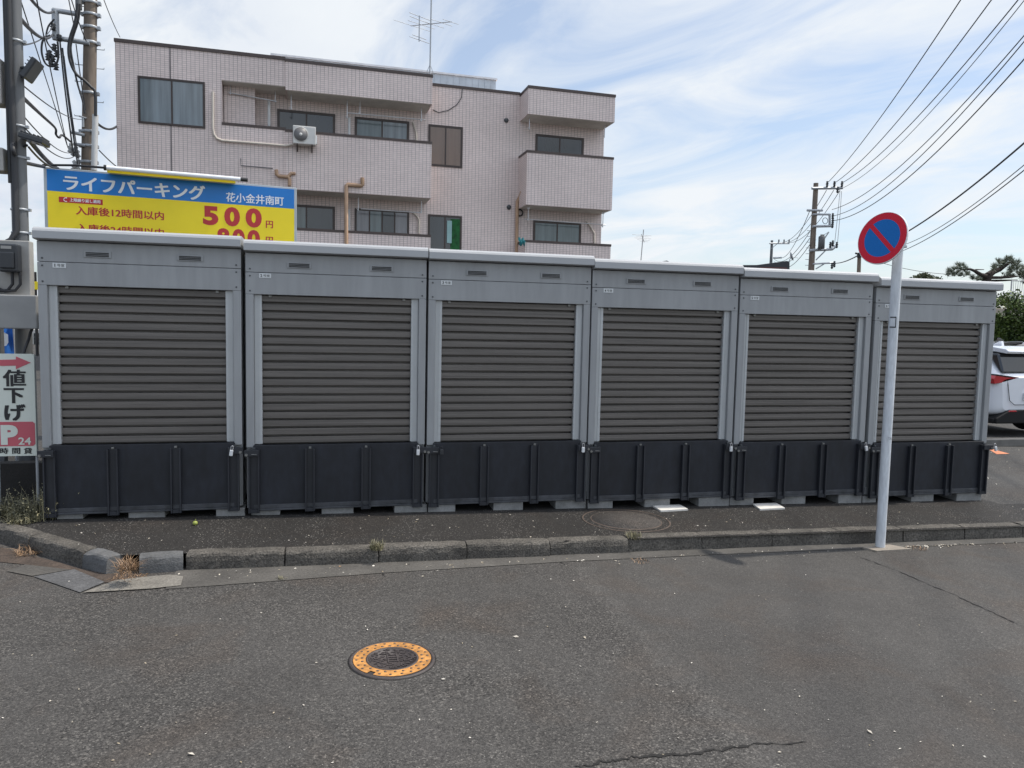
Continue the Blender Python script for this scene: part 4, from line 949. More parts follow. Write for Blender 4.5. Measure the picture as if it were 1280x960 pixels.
def ntxt(body, u0, u1, v0, v1, m, bold=0., off=-.002, fat=0.):
    a, c_ = nb(u0, v1), nb(u1, v0); return text_mesh(body, 'lettering', m, t, (a.x, YB+off, a.z), (1, 0, 0), (0, 0, 1), c_.x-a.x, c_.z-a.z, bold, fat=fat)
ntxt('値', 4, 32.4, 462, 483, m_ink, fat=.035); ntxt('下', 5.2, 30, 485, 504, m_ink, fat=.05); ntxt('げ', 5.8, 32, 505, 526, m_ink, fat=.05)
a, c_ = nb(-6, 558), nb(43.6, 527); b = MB(); b.prism([(a.x, a.z), (c_.x-.015, a.z), (c_.x, a.z+.015), (c_.x, c_.z-.015), (c_.x-.015, c_.z), (a.x, c_.z)], YB-.003, YB-.0005, 'y'); b.build('pink_square', m_pink, t)
ntxt('P', 1.6, 22.5, 531, 556, m_bank, .06, -.0045); ntxt('24', 23.5, 39, 546.5, 555.8, m_bank, .02, -.0045)
for ch, ua, ub in (('時', .2, 10.5), ('間', 15.5, 25.5), ('貸', 30, 40)): ntxt(ch, ua, ub, 559.6, 567.3, m_ink, fat=.04)
pts = [nb(u, v) for u, v in [(-9, 450), (20, 449.3), (20, 445.5), (38.5, 453.2), (20, 461.5), (20, 457), (-9, 457.5)]]
b = MB(); b.prism([(q.x, q.z) for q in pts], YB-.003, YB-.0005, 'y'); b.build('arrow', m_pink, t)
b = MB()
for u in (-7, 42): 
    q = nb(u, 500); b.tube([(q.x, YB+.035, zlot(q.x)-.02), (q.x, YB+.035, zt_-.02)], .011, 8)
    b.tube([(q.x, YB+.035, zlot(q.x)+.02), (q.x, YB+.20, zlot(q.x)-.02)], .011, 8)
b.build('stand', m_steel, t)
# far street end seen past the cabinet
fa = aty(37, 430, 40)
t = thing('apartment_building', 'small distant white building at the far left street end', 'building', (fa.x, 40, zlot(-14)))
b = MB(); b.box(fa.x-9, fa.x+1.0, 40, 48, zlot(-14), aty(44, 412, 40).z); b.build('wall', m_far, t)
for k in range(3):
    z = aty(44, 418.5+k*5, 40).z
    for j in range(3): b = MB(); b.box(fa.x-1.6+j*.9, fa.x-1.0+j*.9, 39.95, 39.998, z-.10, z+.08); b.build('window', c_dark, t)
fa = aty(44, 350, 30)
t = thing('barrier_post', 'yellow and black striped post far behind the cabinet', 'post', (fa.x, 30, zlot(-10)))
b = MB(); b.tube([(fa.x, 30, zlot(-10)), (fa.x, 30, aty(44, 340, 30).z)], .05, 10); b.build('post', m_black, t)
b = MB(); q = aty(43.5, 357, 29.9); b.box(q.x-.08, q.x+.12, 29.9, 29.93, q.z-.14, q.z+.14, .01); b.build('plate', m_sgyel, t)

# ------------------------------------------------------------------ brown utility pole behind the board
YU = 19.5; pt_, pbm = aty(114.3, -70, YU), aty(110.5, 212, YU); d_ = (pt_-pbm).normalized(); base = pbm+d_*((zlot(pbm.x)-pbm.z)/d_.z)
up = thing('utility_pole', 'brownish concrete utility pole with black cables behind the parking board', 'utility pole', base)
b = MB(); b.tube([base-d_*.1, pbm, pt_], [.175, .150, .128], 20); b.build('shaft', m_pconc, up)
def arm(uvs, r, y=YU-.15, nm='crossarm', m=m_steel, n=6, par=None):
    c = MB(); c.tube([aty(u, v, y) for u, v in uvs], r, n); return c.build(nm, m, par or up)
arm([(66, 12.5), (96, 17.5)], .055); arm([(69, 12), (70, 50)], .075); arm([(66, 47), (112, 54)], .055); arm([(98, -20), (98.5, 12)], .07, nm='cable_head', m=m_pgrey)
arm([(88, 165), (106, 169)], .04); arm([(92, 180), (107, 182)], .04); arm([(104, 148), (104, 159)], .03); arm([(99, 145), (108, 148)], .02)
arm([(119.2, 143.5), (117.5, 213)], .065, YU-.20, 'pipe_cover', m_pvc, 10)
b = MB()
for v in (4, 19, 35, 54, 117, 165, 183, 203): q = aty(113.8-v*.016, v, YU); b.lathe([(.16, -.03), (.168, -.02), (.168, .02), (.16, .03)], q, 18); b.box(q.x+.14, q.x+.21, q.y-.06, q.y+.04, q.z-.035, q.z+.035); b.box(q.x-.20, q.x-.14, q.y-.06, q.y+.04, q.z-.035, q.z+.035)
b.each('band', m_steel, up)
b = MB()
for k, v in enumerate((9, 61, 82, 85, 103, 127, 146)):
    q = aty(113.5-v*.016, v, YU); s_ = 1 if k % 2 else -1; b.tube([q+Vector((s_*.13, 0, 0)), q+Vector((s_*.30, 0, 0)), q+Vector((s_*.30, 0, .03))], .010, 5)
b.each('step_bolt', m_steel, up)
b = MB()
for u, v in ((66, 32), (68, 58), (71, 66), (66, 72), (62, 66), (70, 82), (74, 46), (60, 70), (64, 78)):
    q = aty(u, v, YU-.25); b.lathe([(.02, -.10), (.06, -.09), (.03, -.05), (.065, -.03), (.03, .0), (.06, .03), (.02, .06)], q, 10)
b.each('insulator', m_meter, up)
b = MB()
for u, v in ((88, 186), (92, 190), (95, 187), (97, 192), (93, 205), (97, 208), (89, 183)): q = aty(u, v, YU-.2); b.lathe([(.02, -.10), (.07, -.06), (.03, .0), (.05, .05), (.01, .09)], q, 8)
b.each('insulator', m_porc, up)
GL = 'cables round the left poles'
path('thick black cable looping down the brown pole from its cable head', [aty(u, v, YU-.35) for u, v in ((97.5, 5), (94, 28), (88, 47), (86, 62), (88, 77), (95, 92), (106, 101), (114, 109), (119, 116), (119.5, 145))], .034, GL)
path('second black cable beside the thick loop on the brown pole', [aty(u, v, YU-.30) for u, v in ((100, 5), (98, 25), (92, 44), (88.5, 60), (92, 82), (97, 105), (103, 125), (106, 142))], .021, GL)
path('jumper loop hanging under the grey crossarm of the brown pole', [aty(u, v, YU-.3) for u, v in ((63, 44), (54, 50), (52, 64), (56, 78), (63, 83), (70, 80), (73, 70), (72, 52))], .022, GL)
path('small jumper loop beside the brown pole insulators', [aty(u, v, YU-.3) for u, v in ((68, 24), (60, 34), (58, 50), (66, 62), (72, 66))], .018, GL)
for i, (a, c_, r_) in enumerate((((75, 52), (92, 195), .017), ((78, 60), (97, 205), .019), ((80, 70), (100, 208), .012))):
    path(f'{["left", "middle", "right"][i]} dark cable of the steep bundle beside the brown pole', [aty(*a, YU-.3), aty(a[0]+(c_[0]-a[0])*.28, a[1]+(c_[1]-a[1])*.33, YU-.3), aty(a[0]+(c_[0]-a[0])*.62, a[1]+(c_[1]-a[1])*.66, YU-.3), aty(*c_, YU-.3)], r_, GL)
LW = [('heavy cable from the steel pole up to the grey crossarm', (19, 15, YP), (66, 43, YU-.2), .15, .022), ('heavy cable entering at the top left to the crossarm end', (38, -2, 12), (67, 14, YU-.2), .1, .024),
      ('thin steep wire leftmost of those crossing the left sky', (24, -5, 12), (67, 128, YU), .0, .009), ('thin steep wire second among those crossing the left sky', (45, -5, 12), (85, 185, YU), .1, .009),
      ('thin steep wire third among those crossing the left sky', (66, 125, YU-.4), (84, 182, YU-.3), 0, .010), ('thin slanting wire from the steel pole to the middle of the brown pole', (22, 101, YP), (103, 149, YU-.2), .1, .007),
      ('thin slanting wire below the upper floodlight', (22, 136, YP), (92, 190, YU-.2), .15, .007), ('thin upward wire between the steel pole and the crossarm post', (19, 57, YP), (66, 33, YU-.2), .1, .008),
      ('thick bundle slanting from the lower floodlight to the brown pole foot', (23, 156, YP), (95, 207, YU-.2), .25, .026), ('thin wire just above the thick slanting bundle', (22, 150, YP), (92, 196, YU-.2), .15, .008),
      ('dark wire running to the parking board top from the lower floodlight', (36, 184, YP), (73, 210, 10.3), .05, .010), ('thin vertical wire left of the cable head', (85, -5, YU-.5), (92, 30, YU-.5), 0, .012),
      ('thin wire descending past the step bolts of the brown pole', (95, 55, YU-.4), (107, 138, YU-.2), .05, .012), ('wire dropping between the brown pole loop and its shaft', (88, -5, YU-.6), (108, 52, YU-.3), .05, .012)]
for lab, a, c_, sg, r_ in LW: wire(lab, aty(*a), aty(*c_), sg, r_, GL)
path('black cable with a small loop slanting from the steel pole to the brown pole', [aty(20, 114, YP), aty(36, 129, 10), aty(52, 144, 13), aty(69, 160, 16.5), aty(70, 168, 17), aty(74, 172, 17.2), aty(78, 169, 17.5), aty(88, 177, YU-.3)], .022, GL)
path('black cable sagging from the steel pole to the parking board', [aty(16, 180, YP-.11), aty(18, 193, YP-.11), aty(25, 201, 8.3), aty(38, 205, 9.2), aty(55, 208.5, 10.36)], .020, GL)
wire('short black cable from the brown pole to the pink building', aty(121, 153.5, YU), aty(147, 157, KY), .12, .028, GL)
wire('thin wire with an insulator from the brown pole foot to the building', aty(124, 188, YU), aty(148, 210, KY), .02, .014, GL)
wire('thin high wire from above to the left roof corner of the building', aty(127, -8, 19), aty(150, 46.5, KY+.1), .05, .010, GL)

# ------------------------------------------------------------------ right: far poles, wires, roofs
def farpole(Y, u0, v0, u1, v1, r0, r1, lab):
    tp, bt = aty(u0, v0, Y), aty(u1, v1, Y); d = (tp-bt).normalized(); bs = bt+d*((zlot(20)-bt.z)/d.z)
    t = thing('utility_pole', lab, 'utility pole', bs); b = MB(); b.tube([bs, bt, tp], [r0*1.2, r0, r1], 14); b.build('shaft', m_pconc if Y < 60 else m_pgrey, t); return t
YQ = 43.
q1 = farpole(YQ, 1020, 229, 1014, 337, .19, .15, 'large utility pole with transformer behind the fifth shed')
def qa(uvs, r, nm, m=m_steel, y=YQ-.2, n=6): c = MB(); c.tube([aty(u, v, y) for u, v in uvs], r, n); return c.build(nm, m, q1)
qa([(1015, 235.5), (1053, 235)], .09, 'crossarm'); qa([(1009, 263), (1028, 263)], .08, 'crossarm'); qa([(1016, 268), (1038, 268)], .07, 'crossarm'); qa([(1016, 283), (1041, 282.5)], .09, 'crossarm'); qa([(1037, 267), (1037, 283)], .07, 'crossarm_post')
qa([(1012, 313), (1040, 311.5), (1044, 308)], .10, 'transformer_shelf'); qa([(1016, 330), (1041, 328.5)], .06, 'crossarm'); qa([(1022, 311), (1036, 290)], .04, 'brace'); qa([(1020, 325), (1032, 313)], .04, 'brace'); qa([(1020, 336), (1030, 330)], .04, 'brace')
b = MB(); c0 = aty(1026.5, 311, YQ-.45); hh = aty(1026.5, 294.5, YQ-.45).z-c0.z; b.lathe([(0, 0), (.20, .0), (.20, hh*.9), (.17, hh*.96), (0, hh)], c0, 20)
for a in range(3): b.lathe([(.03, 0), (.05, .05), (.02, .12), (.0, .14)], c0+Vector((-.1+.1*a, -.05, hh*.95)), 8)
b.build('transformer', m_pgrey, q1)
b = MB(); cc = aty(1031.5, 276, YQ-.25); rr = .19; b.tube([(cc.x+rr*math.cos(a*PI/10), cc.y, cc.z+rr*math.sin(a*PI/10)) for a in range(21)], .02, 6); b.build('cable_coil', m_wire, q1)
b = MB()
for u, v in ((1034, 230), (1043, 230), (1052.5, 230), (1047, 237), (1041, 270), (1041, 276), (1040.5, 281), (1038, 306), (1041, 304), (1046, 306), (1040, 332), (1043, 330)):
    b.lathe([(.03, -.22), (.09, -.14), (.05, -.06), (.10, .0), (.05, .08), (.08, .14), (.02, .2)], aty(u, v, YQ-.25), 8)
b.each('insulator', m_meter, q1)
b = MB()
for k in range(14):
    v = 285+k*3.6; u = 1016.5-(v-229)*.055+3; s_ = -1 if k % 2 else 1; q = aty(u-2, v, YQ); b.tube([q+Vector((s_*.12, -.05, 0)), q+Vector((s_*.36, -.05, 0))], .018, 5)
b.each('step_bolt', m_steel, q1)
b = MB(); b.tube([aty(1050, 239, YQ-.3), aty(1047, 270, YQ-.3), aty(1043.5, 303, YQ-.3)], .018, 5); b.tube([aty(1052, 239, YQ-.3), aty(1050, 270, YQ-.3), aty(1047, 303, YQ-.3)], .018, 5); b.tube([aty(1036, 290, YQ-.3), aty(1029, 294, YQ-.35)], .02, 5); b.each('drop_lead', m_porc, q1)
YV = 78.
q2 = farpole(YV, 965, 300.5, 963.5, 332, .17, .14, 'small distant utility pole left of the transformer pole')
b = MB(); b.tube([aty(962, 304.3, YV-.2), aty(986.5, 304.3, YV-.2)], .09, 6); b.tube([aty(964, 311, YV-.2), aty(971, 305, YV-.2)], .04, 5); b.build('crossarm', m_steel, q2)
b = MB(); b.tube([aty(967, 322.5, YV-.2), aty(977, 322, YV-.2)], .11, 6); b.build('crossarm', m_steel, q2)
b = MB()
for u in (973.5, 980, 986.3): b.lathe([(.03, -.05), (.10, .05), (.05, .15), (.10, .25), (.03, .35)], aty(u, 303, YV-.2), 8)
b.each('insulator', m_meter, q2)
q3 = farpole(26, 1074.3, 316, 1073.3, 345, .075, .07, 'slim grey post with a black cap behind the fifth shed')
b = MB(); b.tube([aty(1074, 322, 25.9), aty(1074.2, 316, 25.9)], .085, 8); b.tube([aty(1069.5, 316.6, 25.9), aty(1075, 317.5, 25.9)], .04, 6); b.build('cap', m_black, q3)
GR = 'wires across the right sky'
RW = [('first wire from the left across the right sky', (1034, 229), (1206, -8), .35, .018), ('second wire from the left across the right sky', (1043, 229), (1245, -8), .55, .018), ('third wire from the left across the right sky', (1052, 229), (1279, -8), .6, .018),
      ('fourth wire from the left, just below the three crossarm wires', (1047, 238), (1287, -8), .8, .013), ('fifth wire, upper of the sagging low voltage wires at right', (1040, 262), (1295, 27), .9, .017),
      ('sixth wire, middle of the sagging low voltage wires at right', (1041, 270), (1295, 34), 1.0, .017), ('seventh wire, lower of the sagging low voltage wires at right', (1041, 276), (1295, 57), 1.0, .020), ]
for lab, a, c_, sg, r_ in RW:
    wire(lab, aty(*a, YQ-.25), aty(*c_, 17), sg, r_, GR, 30, far=1.2)
wire('thick dark wire slanting down to the post behind the round sign', aty(1074.5, 318, 25.9), aty(1296, 165, 13), .35, .021, GR, far=1.2)
wire('thin double wire below the thick one, upper strand', aty(1100, 312, 40), aty(1296, 193, 16), .6, .013, GR, far=1.2)
wire('thin double wire below the thick one, lower strand', aty(1098, 322, 40), aty(1296, 200, 16), .5, .016, GR, far=1.2)
wire('dark wire from the transformer pole to the slim post', aty(1042, 329, YQ-.2), aty(1073, 319, 25.9), .1, .025, GR)
wire('thin wire running right behind the sign pole towards the pine', aty(1082, 322, 30), aty(1230, 342, 30), .3, .012, GR)
for i, (u0, v0, u1, v1) in enumerate(((1033, 238, 976, 303), (1042, 238, 981, 303), (1050, 238, 987, 303), (1012, 264, 975, 322), (1012, 290, 968, 324), (1012, 298, 968, 327), (1012, 306, 972, 330))):
    wire(f'{["first", "second", "third", "fourth", "fifth", "sixth", "seventh"][i]} wire from the top linking the transformer pole to the distant pole', aty(u0, v0, YQ-.1), aty(u1, v1, YV-.2), .9, .022, 'wires between the two far poles')
# dark roof house with a dish
YH = 34; c0 = aty(948, 329, YH); cE = aty(987, 326.5, YH)
t = thing('house', 'house with a dark roof corner peeking over the fifth shed', 'house', (cE.x-3, YH+2, zlot(16)))
zE = cE.z
b = MB(); b.box(cE.x-8.5, cE.x-.12, YH+.2, YH+5, zlot(16)-.3, zE-.55); b.build('wall', m_far, t)
b = MB(); pl_ = [aty(868, 331.6, YH), aty(948, 331.2, YH), aty(983, 326.2, YH), aty(987, 326.6, YH), aty(987, 338, YH), aty(868, 338, YH)]
b.prism([(q.x, q.z) for q in pl_], YH, YH+5.4, 'y'); b.build('roof', m_droof, t)
b = MB(); g = [aty(950, 333.6, YH-.03), aty(984, 334.3, YH-.03), aty(984, 338, YH-.03), aty(950, 338, YH-.03)]; b.poly(g); b.build('roof_edge', m_rroof, t)
q = aty(989.5, 320.5, YH); t = thing('satellite_dish', 'small grey satellite dish on the dark roof corner', 'satellite dish', (cE.x, YH, cE.z))
Mx = Matrix.Translation(q) @ Matrix.Rotation(math.radians(62), 4, 'Z') @ Matrix.Rotation(math.radians(70), 4, 'X')
b = MB(Mx); b.lathe([(0, -.06), (.10, -.05), (.19, -.02), (.235, .02)], n=24); b.build('reflector', m_steel, t)
b = MB(); b.tube([cE+Vector((-.05, 0, -.05)), q+Vector((-.03, .03, -.05))], .02, 6); b.tube([q, q+Vector((.28, -.12, -.08))], .014, 6); b.build('mount', m_steel, t)
g = aty(830, 325.5, 45); t = thing('house', 'far grey roof tip barely showing over the fourth shed', 'house', (g.x, 45, zlot(16)))
b = MB(); b.prism([(g.x-2.6, g.z-1.0), (g.x-.45, g.z-.12), (g.x+.2, g.z), (g.x+.35, g.z-.05), (g.x+.9, g.z-.4), (g.x+2.6, g.z-1.0)], 45, 51, 'y'); b.build('roof', m_droof, t)
b = MB(); b.box(g.x-2.2, g.x+2.2, 45.3, 50.7, zlot(16)-.2, g.z-1.0); b.build('wall', m_far, t)

# ------------------------------------------------------------------ vegetation
def leaves(b, c, rad, n, size, shell=.55, needle=False):
    c = Vector(c)
    for _ in range(n):
        d = Vector((R.gauss(0, 1), R.gauss(0, 1), R.gauss(0, 1))).normalized(); k = (shell+(1-shell)*R.random()) if R.random() < .8 else R.random()
        p = c+Vector((d.x*rad[0], d.y*rad[1], d.z*rad[2]))*k*R.uniform(.75, 1.08)
        a = Vector((R.gauss(0, 1), R.gauss(0, 1), R.gauss(0, 1)+.3)).normalized(); s_ = size*R.uniform(.6, 1.4)
        q = a.cross(Vector((R.gauss(0, 1), R.gauss(0, 1), R.gauss(0, 1)))).normalized()
        if needle: b.add([p-q*s_*.06, p+q*s_*.06, p+a*s_], [(0, 1, 2)])
        else: b.add([p, p+q*s_*.32+a*s_*.5, p+a*s_, p-q*s_*.32+a*s_*.5], [(0, 1, 2, 3)])
def shrub(Y, u, v, vb, wpx, name, lab, group=None):
    c = aty(u, v, Y); k = (c-CAM).dot(_f)/F; rx = wpx*k; zb = zlot(c.x); zt = c.z+0; H = zt-zb
    t = thing(name, lab, 'shrub', (c.x, Y, zb), group)
    b = MB()
    for i in range(7): x = c.x+R.uniform(-.5, .5)*rx; y = Y+R.uniform(-.3, .3)*rx; b.tube([(c.x+R.uniform(-.1, .1), Y, zb-.05), ((c.x+x)/2, y, zb+H*.4), (x, y, zb+H*.85)], [.05, .035, .012], 6)
    b.build('stems', m_bark, t); b = MB()
    for i in range(26):
        zc = zb+H*R.uniform(.15, .95); w = rx*(1.05 if zc < zb+H*.7 else .75)
        leaves(b, (c.x+R.uniform(-.75, .75)*w, Y+R.uniform(-.8, .5)*w, zc), (.42*rx, .42*rx, .20*H), 480, .10)
    b.build('foliage', m_leafA, t); return t
shrub(21, 1283, 376, 430, 34, 'shrub', 'bright green round shrub behind the white car at right')
shrub(21.5, 1253, 396, 430, 14, 'shrub', 'darker shrub between the right shed and the bright green shrub')
# retaining wall and railing
a = aty(1232, 385, 25); c_ = aty(1420, 383, 25)
b = MB(); b.box(a.x, c_.x, 25, 25.3, zlot(16)-.3, a.z, .02); tag(b.build('retaining_wall', m_rwall, None, (a.x, 25, zlot(16))), 'beige retaining wall topped by a railing at right', 'wall')
t = thing('railing', 'pale metal railing along the retaining wall at right', 'railing', (a.x, 25.15, a.z))
b = MB(); x = aty(1264, 360, 25.15).x; zt_ = aty(1270, 351, 25.15).z
b.tube([(x, 25.15, zt_), (c_.x, 25.15, zt_)], .022, 6); b.tube([(x, 25.15, a.z+.06), (c_.x, 25.15, a.z+.06)], .018, 6); b.each('rail', m_rail, t)
k = 0
b = MB(); bp_ = MB()
while x < c_.x:
    (bp_ if k % 12 == 0 else b).tube([(x, 25.15, a.z-.02 if k % 12 == 0 else a.z+.06), (x, 25.15, zt_)], .03 if k % 12 == 0 else .010, 5); x += .11; k += 1
b.build('balusters', m_rail, t); bp_.each('railing_post', m_rail, t)
b = MB(); q = aty(1255, 374, 26)
t = thing('shrub', 'dark clipped shrub on top of the retaining wall', 'shrub', (q.x, 26, q.z-.6))
for i in range(5): leaves(b, (q.x-.6+.3*i, 26+R.uniform(-.2, .2), q.z+R.uniform(-.2, .05)), (.35, .4, .32), 260, .10)
b.build('foliage', m_leafA, t); b = MB(); b.tube([(q.x, 26, q.z-.8), (q.x+.1, 26, q.z)], .05, 6); b.build('stems', m_bark, t)
# pine
YN = 27.; tb = aty(1232, 353, YN)
t = thing('pine_tree', 'cloud pruned pine with a forked dark trunk above the right shed', 'tree', (tb.x, YN, zlot(16)))
def pp(u, v, dy=0.): return aty(u, v, YN+dy)
b = MB(); b.tube([Vector((tb.x+.3, YN, zlot(16)-.1)), pp(1233, 400), pp(1233, 352), pp(1234, 344)], [.30, .24, .19, .17], 10)
b.tube([pp(1234, 345), pp(1241, 340, .1), pp(1249, 337, .2), pp(1258, 331, .1), pp(1266, 326)], [.16, .13, .11, .07, .03], 8)
b.tube([pp(1233, 346), pp(1226, 343.5, -.1), pp(1219, 339, -.1), pp(1213, 336.5), pp(1203, 337, .1), pp(1195, 340)], [.13, .09, .07, .05, .035, .02], 8)
b.tube([pp(1236, 347), pp(1250, 347, -.2), pp(1262, 346.5, -.3), pp(1275, 345)], [.07, .06, .045, .02], 8); b.tube([pp(1237, 351), pp(1255, 350.5, .3), pp(1272, 350)], [.05, .04, .02], 8); b.tube([pp(1217, 338), pp(1220, 337), pp(1230, 337)], [.04, .03, .015], 6)
b.build('trunk', m_bark, t)
b = MB()
def puff(u, v, w, h, n=16):
    for i in range(n):
        c = pp(u+R.uniform(-w, w), v+R.uniform(-h, h), R.uniform(-.45, .45)); sz = R.uniform(.14, .24)
        ax = Vector((R.gauss(0, .4), R.gauss(0, .4), 1)).normalized()
        for k_ in range(30):
            d = (ax+Vector((R.gauss(0, .7), R.gauss(0, .7), R.gauss(0, .55)))).normalized(); q = d.cross(Vector((R.random()-.5, R.random()-.5, R.random()-.5))).normalized()
            b.add([c-q*.009, c+q*.009, c+d*sz], [(0, 1, 2)])
for a_ in ((1193, 340, 8, 5, 20), (1202, 334, 7, 4, 18), (1188, 344, 5, 2, 8), (1206, 342, 6, 4, 14), (1218, 348, 4, 2, 8), (1224, 350, 4, 1.5, 6), (1246, 335, 6, 3, 16), (1252, 330, 6, 4, 18), (1262, 326, 6, 4, 20), (1270, 332, 5, 5, 18), (1268, 339, 9, 4, 22), (1276, 345, 10, 4, 26), (1260, 345, 7, 3, 14), (1286, 340, 9, 8, 26), (1292, 350, 9, 5, 20), (1282, 354, 6, 2, 8)): puff(*a_)
b.build('needles', m_leafB, t)
# round tree top behind the right sheds
c = aty(1155, 343, 40); t = thing('tree', 'round tree crown just showing over the rightmost shed', 'tree', (c.x, 40, zlot(16)))
b = MB(); b.tube([(c.x, 40, zlot(16)-.1), (c.x, 40, c.z-1.0), (c.x+.1, 40, c.z)], [.22, .17, .06], 8); b.build('trunk', m_bark, t); b = MB()
for i in range(22):
    a_ = R.uniform(0, 2*PI); rr = R.random()**.5; x = c.x+.85*rr*math.cos(a_); leaves(b, (x, 40+.85*rr*math.sin(a_), c.z-.62+.55*math.sqrt(max(0, 1-rr*rr))*R.uniform(.5, 1)), (.36, .36, .24), 170, .11); leaves(b, (x*1.0, 40+.95*rr*math.sin(a_), c.z-R.uniform(.7, 1.7)), (.45, .45, .35), 120, .12)
b.build('crown', m_leafC, t)

# weeds and dry grass
def tuft(name, lab, c, n, h, spread, m, group=None, lean=.5, leafy=0, wd=.0022):
    b = MB(); c = Vector(c)
    for _ in range(n):
        a_ = R.uniform(0, 2*PI); rr = spread*math.sqrt(R.random()); p = c+Vector((rr*math.cos(a_), rr*math.sin(a_), -.004)); hh = h*R.uniform(.4, 1.1)
        d = Vector((R.gauss(0, lean), R.gauss(0, lean), 1)).normalized(); s_ = Vector((-d.y, d.x, 0.01)).normalized()*wd
        mid = p+d*hh*.55; tip = p+d*hh*.9+Vector((d.x, d.y, -.25*lean))*hh*.35
        b.add([p-s_, p+s_, mid+s_*.8, mid-s_*.8, tip], [(0, 1, 2, 3), (3, 2, 4)])
        if leafy and R.random() < leafy:
            for k_ in range(5):
                q = p.lerp(tip, R.uniform(.35, 1)); e = Vector((R.gauss(0, 1), R.gauss(0, 1), R.gauss(0, .6))).normalized()*.016; f_ = e.cross(Vector((0, 0, 1))).normalized()*.006
                b.add([q, q+e*.5+f_, q+e, q+e*.5-f_], [(0, 1, 2, 3)])
    return tag(b.build(name, m, None, c), lab, 'weeds', group)
def gl(u, v): q = ong(u, v); return (q.x, q.y, zlot(q.x))
def gr(u, v): q = onr(u, v); return (q.x, q.y, zroad(q.x)+.005)
tuft('weeds', 'tall feathery weeds at the left end of the first shed', gl(52, 648), 150, .34, .13, m_weed, leafy=.7)
tuft('weeds', 'pale low weeds on the kerb at the left edge below the banner', gl(28, 652), 200, .10, .12, m_weed, lean=.7, leafy=.4)
tuft('weeds', 'dim weeds under the banner at the left picture edge', gl(4, 645), 150, .24, .14, m_weed, leafy=.5)
tuft('weeds', 'leafy weeds in front of the low dark wall', gl(24, 645), 90, .20, .12, m_weed, leafy=.8)
tuft('grass_tuft', 'small pale grass tuft on the kerb before the second shed', gl(471, 686), 150, .085, .05, m_weed, lean=.35)
tuft('grass_tuft', 'small yellowish grass tuft beside the round pavement cover', gl(792, 672), 130, .07, .06, m_weed, lean=.45)
tuft('grass_tuft', 'tiny green tuft in the gutter before the second shed', gr(351, 724), 30, .035, .03, m_weed, lean=.6)
tuft('dry_grass', 'dry straw clump in the gap at the kerb corner', gl(160, 712), 150, .125, .06, m_dry, lean=.9)
tuft('dry_grass', 'fallen dry straw at the foot of the kerb corner', gr(160, 722), 200, .04, .11, m_dry, lean=2.0)
tuft('dry_grass', 'dry reddish straw against the angled kerb at left', gr(38, 692), 130, .11, .08, m_dry, lean=1.3)
tuft('grass_tuft', 'sparse dry tuft in the gutter left of the sign pole', gr(800, 702), 40, .03, .06, m_dry, lean=.9)
tuft('grass_tuft', 'sparse dry tuft in the gutter right of the sign pole', gr(1145, 686), 60, .03, .08, m_dry, lean=.9)
# litter
b = MB()
def flake(q, z, s_):
    e = Vector((R.gauss(0, 1), R.gauss(0, 1), R.gauss(0, .15))).normalized()*s_; f_ = Vector((-e.y, e.x, R.gauss(0, .3)*s_))*.45; c = Vector((q.x, q.y, z+.004+s_*.12))
    b.add([c-e, c+f_, c+e, c-f_+Vector((0, 0, s_*.25))], [(0, 1, 2, 3)])
for _ in range(300):
    u, v = R.uniform(60, 1275), R.uniform(640, 690); q = ong(u, v)
    if 5.44 < q.y < 6.25: flake(q, zlot(q.x), R.uniform(.004, .011))
for _ in range(150): q = Vector((R.uniform(6.7, 13), R.uniform(5.6, 9.8), 0)); flake(q, zlot(q.x), R.uniform(.006, .016))
for _ in range(220): q = Vector((R.uniform(-1, 8), 5.25-abs(R.gauss(0, .10)), 0)); flake(q, zroad(q.x), R.uniform(.004, .012))
for _ in range(70): q = Vector((R.gauss(4.9, .35), 5.24-abs(R.gauss(0, .035)), 0)); flake(q, zroad(q.x), R.uniform(.006, .014))
for _ in range(110): u, v = R.uniform(0, 1280), R.uniform(715, 958); q = onr(u, v); flake(q, zroad(q.x), R.uniform(.003, .009))
tag(b.build('leaf_litter', m_litter), 'pale petals and leaf bits scattered over pavement, gutter and road', 'litter', kind='stuff')
for i, (u, v, lab) in enumerate(((614, 698, 'white scrap at the gutter before the third shed'), (645, 797, 'white scrap on the road, left of two near the middle'), (731, 798, 'small white scrap on the road, right of two near the middle'), (1087, 916, 'pale leaf lying alone on the road at lower right'), (554, 850, 'white scrap on the road right of the yellow ringed cover'), (425, 709, 'brown leaf in the gutter before the second shed'), (239, 944, 'grey leaf on the road near the lower left'))):
    q = onr(u, v); b = MB(); flake(q, zroad(q.x), .017 if i != 4 else .012); b.M = Matrix.Identity(4)
    tag(b.build('fallen_leaf', m_dry if i == 5 else m_litter, None, q), lab, 'leaf', 'scraps and leaves on the road')
q = ong(244, 657); b = MB(); rr = .019; b.lathe([(rr*math.sin(a*PI/10), -rr*.9*math.cos(a*PI/10)) for a in range(11)], (q.x, q.y, zlot(q.x)+.020), 16); b.tube([(q.x, q.y, zlot(q.x)+.04), (q.x+.005, q.y, zlot(q.x)+.05)], .003, 5)
tag(b.build('fruit', m_green, None, q), 'small yellow green fruit on the pavement before the first shed', 'fruit')

